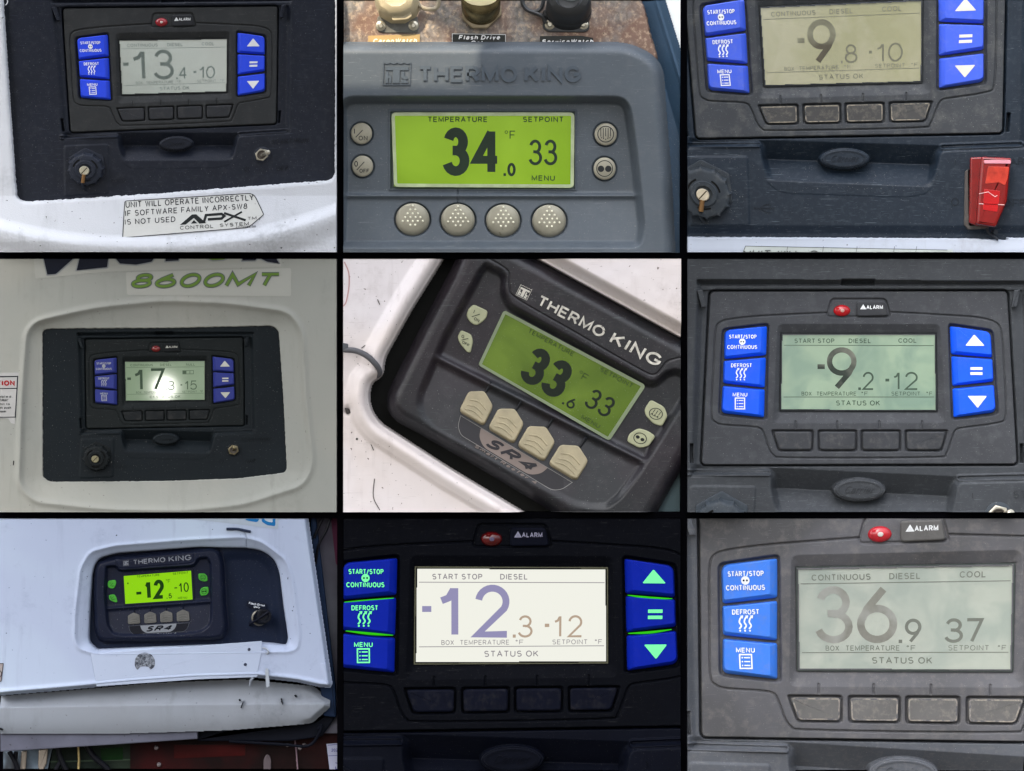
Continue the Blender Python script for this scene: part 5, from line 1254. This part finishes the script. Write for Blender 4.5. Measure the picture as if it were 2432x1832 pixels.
def build7():
    # red trailer and things far behind
    F = thing('red_trailer', 'dark red trailer front in deep shade below the white bumper', 'trailer', 7, 1500, 1659, -200)
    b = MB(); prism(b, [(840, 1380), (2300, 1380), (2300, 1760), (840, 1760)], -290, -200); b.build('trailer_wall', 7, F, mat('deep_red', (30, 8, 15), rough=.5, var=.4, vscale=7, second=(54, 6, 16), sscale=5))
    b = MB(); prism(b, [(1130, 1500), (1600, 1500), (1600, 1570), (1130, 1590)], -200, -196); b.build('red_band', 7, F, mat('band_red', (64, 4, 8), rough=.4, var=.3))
    b = MB(); prism(b, rpoly([(1720, 1600), (1735, 1565), (1760, 1565), (1772, 1600), (1770, 1700), (1722, 1700)], 14), -200, -180, 6, 2); b.build('oval_lamp', 7, F, mat('lamp_grey', (96, 88, 92), rough=.3))
    b = MB(); tube(b, [(1920, 1400, -180), (1938, 1540, -180), (1950, 1700, -180)], 5, 6); b.build('steel_wire', 7, F, mat('wire', (130, 110, 120), rough=.4))
    m_bolt = mat('bolt', (150, 140, 145), rough=.25, metal=.6)
    for x, y in ((1012, 1518), (1880, 1500), (1960, 1520), (1990, 1500), (1030, 1630)):
        b = MB(); lathe(b, x, y, [(16, -200), (14, -186), (6, -180)], 12); b.build('chrome_bolt', 7, F, m_bolt)
    P = thing('paper_notice', 'white paper notice with blue print in the bottom right corner', 'notice', 7, 2180, 1659, -150)
    b = MB(); prism(b, [(2138, 1492), (2240, 1484), (2240, 1760), (2170, 1760)], -170, -160); pp = b.build('paper_sheet', 7, P, mat('paper7', (170, 174, 200), rough=.6))
    b = MB(); text(b, '202', (2170, 1522, 2212, 1542), -160, -158, .15); text(b, 'J', (2196, 1596, 2216, 1620), -160, -158, .18); text(b, 'L', (2196, 1638, 2216, 1659), -160, -158, .18); stroke(b, [(2146, 1500), (2240, 1492)], 3, -160, -158.5); stroke(b, [(2150, 1570), (2240, 1566)], 3, -160, -158.5); b.build('paper_print', 7, P if pp is None else pp, mat('blue_print', (60, 58, 130), rough=.6))
    B = thing('stored_gear', 'pale chrome and green gear in shade under the left of the bumper', 'gear', 7, 300, 1659, -200)
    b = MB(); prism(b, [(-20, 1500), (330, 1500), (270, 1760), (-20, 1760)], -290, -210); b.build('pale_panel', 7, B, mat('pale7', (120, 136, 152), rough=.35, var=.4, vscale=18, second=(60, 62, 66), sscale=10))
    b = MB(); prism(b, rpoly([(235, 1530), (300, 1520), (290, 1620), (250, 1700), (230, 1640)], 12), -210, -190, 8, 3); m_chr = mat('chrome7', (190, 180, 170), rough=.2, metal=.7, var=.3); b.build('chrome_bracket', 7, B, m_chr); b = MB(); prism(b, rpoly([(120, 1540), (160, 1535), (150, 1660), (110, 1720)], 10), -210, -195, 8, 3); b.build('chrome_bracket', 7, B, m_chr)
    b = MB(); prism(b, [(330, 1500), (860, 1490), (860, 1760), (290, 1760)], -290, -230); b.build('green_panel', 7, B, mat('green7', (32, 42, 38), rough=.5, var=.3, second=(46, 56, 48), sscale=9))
    b = MB(); prism(b, [(640, 1525), (790, 1518), (790, 1600), (650, 1605)], -230, -225); b.build('green_window', 7, B, mat('green7b', (16, 52, 18), rough=.4))
    b = MB(); tube(b, [(498, 1510, -190), (502, 1600, -190), (498, 1700, -190)], 8, 6); b.build('chrome_strip', 7, B, mat('brass7', (190, 170, 120), rough=.3, metal=.4, var=.4, vscale=60))
    b = MB(); stroke(b, [(290, 1615), (860, 1600)], 8, -230, -226); b.build('panel_joint', 7, B, mat('joint7', (70, 84, 70), rough=.5))
    m_h = mat('hose7', (22, 24, 32), rough=.4, spec=.4)
    for nm, P_, r_, lb in (('hose', [(374, 1450, -150), (372, 1540, -150), (400, 1620, -150), (440, 1700, -150)], 19, 'thick black hose hanging in the middle of the pale gear'), ('hose', [(395, 1590, -160), (360, 1650, -160), (330, 1720, -160)], 17, 'short black hose branching left off the thick hose'),
                     ('hose', [(545, 1480, -150), (600, 1570, -150), (680, 1640, -150), (720, 1700, -150)], 20, 'black hose slanting down to the right over green panel'), ('hose', [(45, 1540, -150), (80, 1600, -150), (120, 1700, -150)], 17, 'left slanting black hose of the crossing pair at far left'), ('hose', [(90, 1540, -165), (85, 1610, -165), (95, 1700, -165)], 14, 'upright black hose of the crossing pair at far left')):
        t_ = thing(nm, lb, 'hose', 7, P_[0][0], P_[0][1], -150, group='black hoses under the bumper')
        b = MB(); tube(b, catmull(P_, 4), r_, 10); b.build('hose_body', 7, t_, m_h)
    R_ = thing('right_structure', 'shadowy grey and maroon trailer side with black cables at the right edge', 'trailer side', 7, 2150, 1659, -200)
    b = MB(); prism(b, [(2030, -20), (2300, -20), (2300, 1420), (2120, 1420)], -290, -150); b.build('grey_wall', 7, R_, mat('wall7', (104, 106, 116), rough=.6, var=.2, second=(84, 80, 92), sscale=4))
    b = MB(); prism(b, [(2165, -20), (2300, -20), (2300, 420), (2200, 300)], -150, -140); b.build('maroon_wall', 7, R_, mat('maroon7', (92, 50, 72), rough=.6))
    b = MB(); prism(b, rpoly([(2036, -20), (2070, -20), (2120, 400), (2200, 1100), (2206, 1310), (2120, 1300), (2060, 700)], 10), -150, -60, 8, 2); b.build('dark_post', 7, R_, mat('post7', (34, 50, 74), rough=.5))
    b = MB(); tube(b, catmull([(2125, -20, -60), (2090, 60, -50), (2060, 130, -40)], 4), 9, 8); tube(b, catmull([(2175, -20, -60), (2140, 80, -50), (2090, 180, -40), (2070, 300, -60)], 4), 9, 8); b.build('cable', 7, R_, m_h)
    b = MB(); prism(b, rpoly([(1290, 1400), (2060, 1340), (2120, 1300), (2160, 1180), (2200, 1180), (2200, 1310), (2110, 1440), (1900, 1470), (1290, 1470)], 12), -190, -110, 10, 2); tube(b, catmull([(2080, 1390, -80), (2110, 1360, -70), (2090, 1420, -80), (2020, 1500, -100), (1850, 1490, -100), (1500, 1470, -110)], 4), 10, 8); b.build('black_bracket', 7, R_, mat('bracket7', (20, 24, 36), rough=.6))
    # bumper
    Bm = thing('bumper', 'long rounded white bumper below the cover with small black chips', 'bumper', 7, 1000, 1420)
    BO = rpoly([(-60, 1175), (500, 1130), (1000, 1085), (1600, 1060), (2050, 1105), (2165, 1190), (2168, 1240), (2050, 1345), (1500, 1390), (800, 1412), (-60, 1412)], [0, 40, 40, 40, 16, 14, 14, 20, 40, 40, 0], 4)
    def f(X, Y):
        d = sdf(BO, X, Y)
        yt = np.interp(X, [0, 500, 1000, 1600, 2050, 2200], [1185, 1135, 1092, 1066, 1110, 1190]); yb = np.interp(X, [0, 800, 1500, 2050, 2200], [1412, 1412, 1390, 1345, 1240])
        yk = np.interp(X, [0, 1000, 2170], [1240, 1225, 1215])
        z = np.where(Y < yk, -60 + 95 * rampf(0, 1, (Y - yt) / np.maximum(yk - yt, 20)) ** 1.3, 35 - 16 * np.clip((Y - yk) / np.maximum(yb - yk, 20), 0, 1) - 30 * np.clip((Y - yk) / np.maximum(yb - yk, 20), 0, 1) ** 3)
        z = z - 44 * ss(-40, 4, d) * ss(1950, 2080, X)
        return np.where(d > 3, np.nan, z)
    relief('bumper_shell', 7, Bm, mat('bumper_paint', (148, 154, 164), streak=.35, rough=.35, var=.06, second=(150, 157, 168), sscale=3, grime=.45, grimec=(60, 62, 66)), f, box=(0, 1040, PW, 1440), step=3.8)
    b = MB()
    for q in ([(1585, 1240), (1600, 1200), (1590, 1225)], [(1848, 1180), (1858, 1215), (1850, 1195)], [(1572, 1185), (1580, 1195)], [(1936, 1158), (1950, 1168)], [(0, 1375), (22, 1386)]): stroke(b, q, 8, -10, 52)
    b.build('paint_chip', 7, Bm, mat('chip7', (22, 24, 30), rough=.6))
    b = MB(); prism(b, [(-20, 1412), (800, 1412), (1295, 1395), (1295, 1450), (700, 1490), (-20, 1535)], -120, -30, 8, 2); b.build('lower_lip', 7, Bm, mat('lip7', (96, 98, 112), rough=.4, var=.3, vscale=6, grime=.6))
    # cover
    T = thing('unit_cover', 'bluish-white unit cover with riveted patch and a worn round sticker', 'cover', 7, 1000, 1165)
    OP = rpoly([(606, 345), (640, 262), (760, 225), (1300, 185), (1615, 190), (1720, 205), (1800, 260), (1836, 340), (1868, 600), (1896, 790), (1882, 832), (1730, 820), (1000, 845), (640, 862), (590, 815), (582, 780), (590, 560)], [50, 60, 40, 30, 6, 60, 50, 50, 30, 30, 16, 10, 30, 16, 20, 20, 30], 4)
    EDGE = [(-200, -200), (2020, -200), (2030, 20), (2185, 1085), (2170, 1112), (2100, 1108), (1950, 1075), (1690, 1046), (1300, 1056), (900, 1084), (400, 1130), (-200, 1180)]
    LIP = rpoly([(500, 620), (535, 320), (600, 215), (760, 175), (1200, 140), (1600, 120), (1720, 150), (1880, 270), (1925, 420), (1970, 760), (1955, 850), (1900, 870), (1500, 875), (640, 885), (520, 850), (496, 780)], 40, 4)
    def f(X, Y):
        d = sdf(OP, X, Y); e = sdf(EDGE, X, Y); l = sdf(LIP, X, Y)
        z = 74.0 * np.ones(X.shape)
        t = np.clip(d / (np.abs(d) + np.abs(l) + 1e-6), 0, 1)
        z = np.where(l < 0, 26 + 48 * t ** .8, z) + 7 * np.exp(-(l / 14) ** 2)
        z = z + 10 * np.exp(-(((e + 30) / 16) ** 2)) * (Y > 950) - 70 * ss(-34, -2, e) ** 2
        crack = dline([(1600, 70), (1625, 130), (1620, 192)], X, Y); z = z - 10 * (1 - ss(1, 5, crack))
        z = np.where((d < -12) | (e > 1), np.nan, z)
        return np.where(d < 2, z - 120 * (1 - ss(-11, 2, d)), z)
    relief('cover_shell', 7, T, mat('cover_blue_white', (174, 186, 212), streak=.35, rough=.38, var=.03, vscale=2.5, second=(184, 200, 220), sscale=1.6, grime=.75, grimec=(84, 90, 104)), f, box=(0, 0, PW, 1220), step=4.2)
    b = MB(); prism(b, rpoly([(600, 884), (1000, 856), (1724, 800), (1722, 870), (1700, 980), (1694, 1036), (1300, 1052), (900, 1080), (640, 1098)], [4, 4, 4, 6, 30, 6, 30, 30, 4], 3), 70, 79, 3, 2); pt = b.build('riveted_patch', 7, T, mat('patch7', (178, 190, 214), rough=.36, var=.03, grime=.3, grimec=(84, 90, 104)))
    b = MB(); lathe(b, 1640, 855, [(11, 78), (9, 83), (3, 85)], 14); lathe(b, 1615, 954, [(11, 78), (9, 83), (3, 85)], 14); b.build('rivet', 7, pt, mat('rivet7', (64, 68, 84), rough=.5))
    b = MB(); prism(b, rpoly([(1745, 990), (1752, 975), (1768, 985), (1776, 1100), (1752, 1104)], 6), 70, 92, 4, 2); tube(b, catmull([(1730, 845, 84), (1755, 852, 92), (1768, 872, 90), (1755, 885, 80)], 4), 6, 8); b.build('cable_tie', 7, T, mat('tie7', (170, 178, 190), rough=.4))
    b = MB(); tube(b, [(1642, 1095, 40), (1652, 1055, 74), (1668, 1040, 80)], 8, 8); b.build('torn_flap', 7, T, mat('tie7b', (150, 158, 172), rough=.4))
    b = MB(); tube(b, catmull([(1492, 66, 80), (1560, 66, 84), (1600, 74, 84), (1650, 84, 80)], 4), 9, 8); b.build('black_mark', 7, T, mat('mark7', (50, 58, 76), rough=.5))
    b = MB()
    P_ = [(889, 962), (893, 915), (915, 886), (957, 873), (1000, 886), (1022, 918), (1024, 955), (1016, 975), (990, 990), (985, 970), (957, 966), (925, 968), (908, 994)]
    prism(b, rpoly(P_, 16, 3), 78, 80.5); b.build('worn_round_sticker', 7, T, mat('sticker7', (120, 126, 138), rough=.5, second=(66, 70, 80), sscale=120, dust=.9, dustc=(180, 188, 200), dscale=110, var=.4, vscale=160))
    b = MB(); prism(b, [(1255, -20), (1834, -20), (1830, 66), (1255, 0)], 73, 76); dc = b.build('number_decal', 7, T, mat('decal7', (170, 182, 196), rough=.4))
    b = MB()
    prism(b, rpoly([(1614, -30), (1704, -30), (1704, 10), (1690, 22), (1640, 14), (1614, 6)], 12), 76, 77); prism(b, rpoly([(1722, -30), (1812, -30), (1812, 48), (1760, 42), (1722, 18)], 12), 76, 77); b.build('blue_numerals', 7, dc, mat('blue7', (38, 110, 170), rough=.4))
    b = MB()
    prism(b, rpoly([(1740, -30), (1794, -30), (1794, 24), (1760, 18), (1740, 6)], 8), 77, 78); prism(b, rpoly([(1636, -30), (1686, -30), (1686, 0), (1650, 0)], 8), 77, 78); b.build('numeral_centres', 7, dc, mat('blue7b', (176, 190, 206), rough=.4))
    b = MB(); prism(b, [(-10, 945), (32, 945), (18, 1066), (-10, 1070)], 73, 77); sk = b.build('edge_sticker', 7, T, mat('beige7', (158, 150, 150), rough=.5)); b = MB(); stroke(b, [(-10, 948), (29, 948), (16, 1063), (-10, 1067)], 4, 77, 78); stroke(b, ell(2, 1015, 16, 22, 16), 4, 77, 78, True); b.build('sticker_lines', 7, sk, mat('line7', (40, 40, 50)))
    # dark inner panel with the port
    I = thing('inner_tray', 'dark blue-grey recessed tray carrying a capped flash drive port', 'tray', 7, 1680, 830, -30)
    def f(X, Y):
        q = rpoly([(1470, 250), (1700, 250), (1780, 330), (1800, 600), (1830, 860), (1480, 860)], 60, 4); d = sdf(q, X, Y)
        z = -60 + 26 * ss(-30, 40, d)
        return z
    relief('tray_sheet', 7, I, mat('tray7', (34, 43, 62), rough=.5, var=.12, speck=.3), f, box=(540, 150, 1930, 900), step=5)
    b = MB(); prism(b, rpoly([(1620, 540), (1745, 562), (1740, 596), (1615, 580)], 6), -60, -38); lb = b.build('port_label', 7, I, mat('lab7', (28, 34, 50), rough=.4)); 
    b = MB(); text(b, 'Flash Drive', [(1632, 548), (1740, 566), (1738, 580), (1630, 564)], -38, -36, .22, shear=.15); text(b, 'Only', [(1664, 573), (1708, 578), (1706, 592), (1662, 588)], -38, -36, .22, shear=.15); b.build('label_lettering', 7, lb, mat('labw7', (205, 212, 225), rough=.5))
    b = MB(); lathe(b, 1700, 655, [(52, -60), (52, -40), (46, -36)], 30); pr = b.build('port_ring', 7, I, mat('ring7', (120, 118, 112), rough=.35, metal=.5))
    b = MB(); lathe(b, 1700, 655, [(42, -38), (44, 0), (50, 4), (50, 40), (44, 46), (30, 46), (26, 38)], 30, 1, lean=(.45, -.2), z0=-38); b.build('port_cap', 7, pr, mat('cap7', (18, 22, 34), rough=.35, spec=.5))
    b = MB(); tube(b, [(1645, 690, 0), (1700, 655, 40), (1765, 612, 50)], 8, 8); tube(b, [(1640, 700, -50), (1650, 680, 0)], 9, 8); b.build('cap_strap', 7, pr, mat('strap7', (26, 30, 44), rough=.4))
    O7 = rpoly([(618, 330), (640, 280), (720, 255), (760, 245), (1290, 195), (1400, 182), (1450, 215), (1470, 300), (1482, 550), (1497, 720), (1470, 785), (1400, 800), (1000, 812), (680, 812), (640, 790), (620, 720), (612, 500)], 26, 4)
    I7_ = rpoly([(690, 320), (700, 305), (765, 300), (790, 332), (1270, 300), (1300, 250), (1368, 245), (1395, 290), (1400, 640), (1385, 705), (1330, 748), (1200, 768), (800, 775), (735, 760), (700, 700), (680, 500)], 18, 3)
    HD = catmull([(650, 272), (755, 264), (775, 300), (800, 327), (1020, 312), (1255, 292), (1275, 250), (1290, 218), (1400, 208), (1440, 240)], 4)
    pal = dict(shell=(30, 36, 54), dust=(44, 50, 68), dusty=.1, scr=(60, 66, 84), bezel=(30, 36, 48), lcd=(40, 60, 6), lcde=(140, 208, 0), estr=.95, ink=(30, 66, 16), ink2=(60, 104, 6), key=(70, 130, 60), keye=(50, 140, 30), keyes=.45, kg=(50, 100, 40), kink=(20, 50, 24),
               house=(98, 98, 96), housed=(120, 118, 112), plate=(18, 22, 34), pedge=(90, 94, 104), oval=(125, 130, 138), silver=(128, 132, 142), low=0)
    dg = [('big', '-', (178, 258, 254, 300), 0), ('big', '1', (302, 98, 396, 386), .19), ('big', '2', (440, 98, 596, 386), .19), ('big', '.', (622, 376, 636, 390), 0), ('big', '5', (650, 316, 702, 390), .17), ('set', '-', (744, 232, 784, 248), 0), ('set', '1', (806, 168, 852, 312), .12), ('set', '0', (876, 168, 952, 312), .12)]
    smart(7, HS7, 'dark small controller with lime screen reading -12.5 at dusk in the bluish-white cover', (1050, 860), pal, O7, I7_, HD, [(690, 590), (1380, 540)], dg, False, zt=26, rim=36, wl=22, glow=True)
CUR = 7
build7()
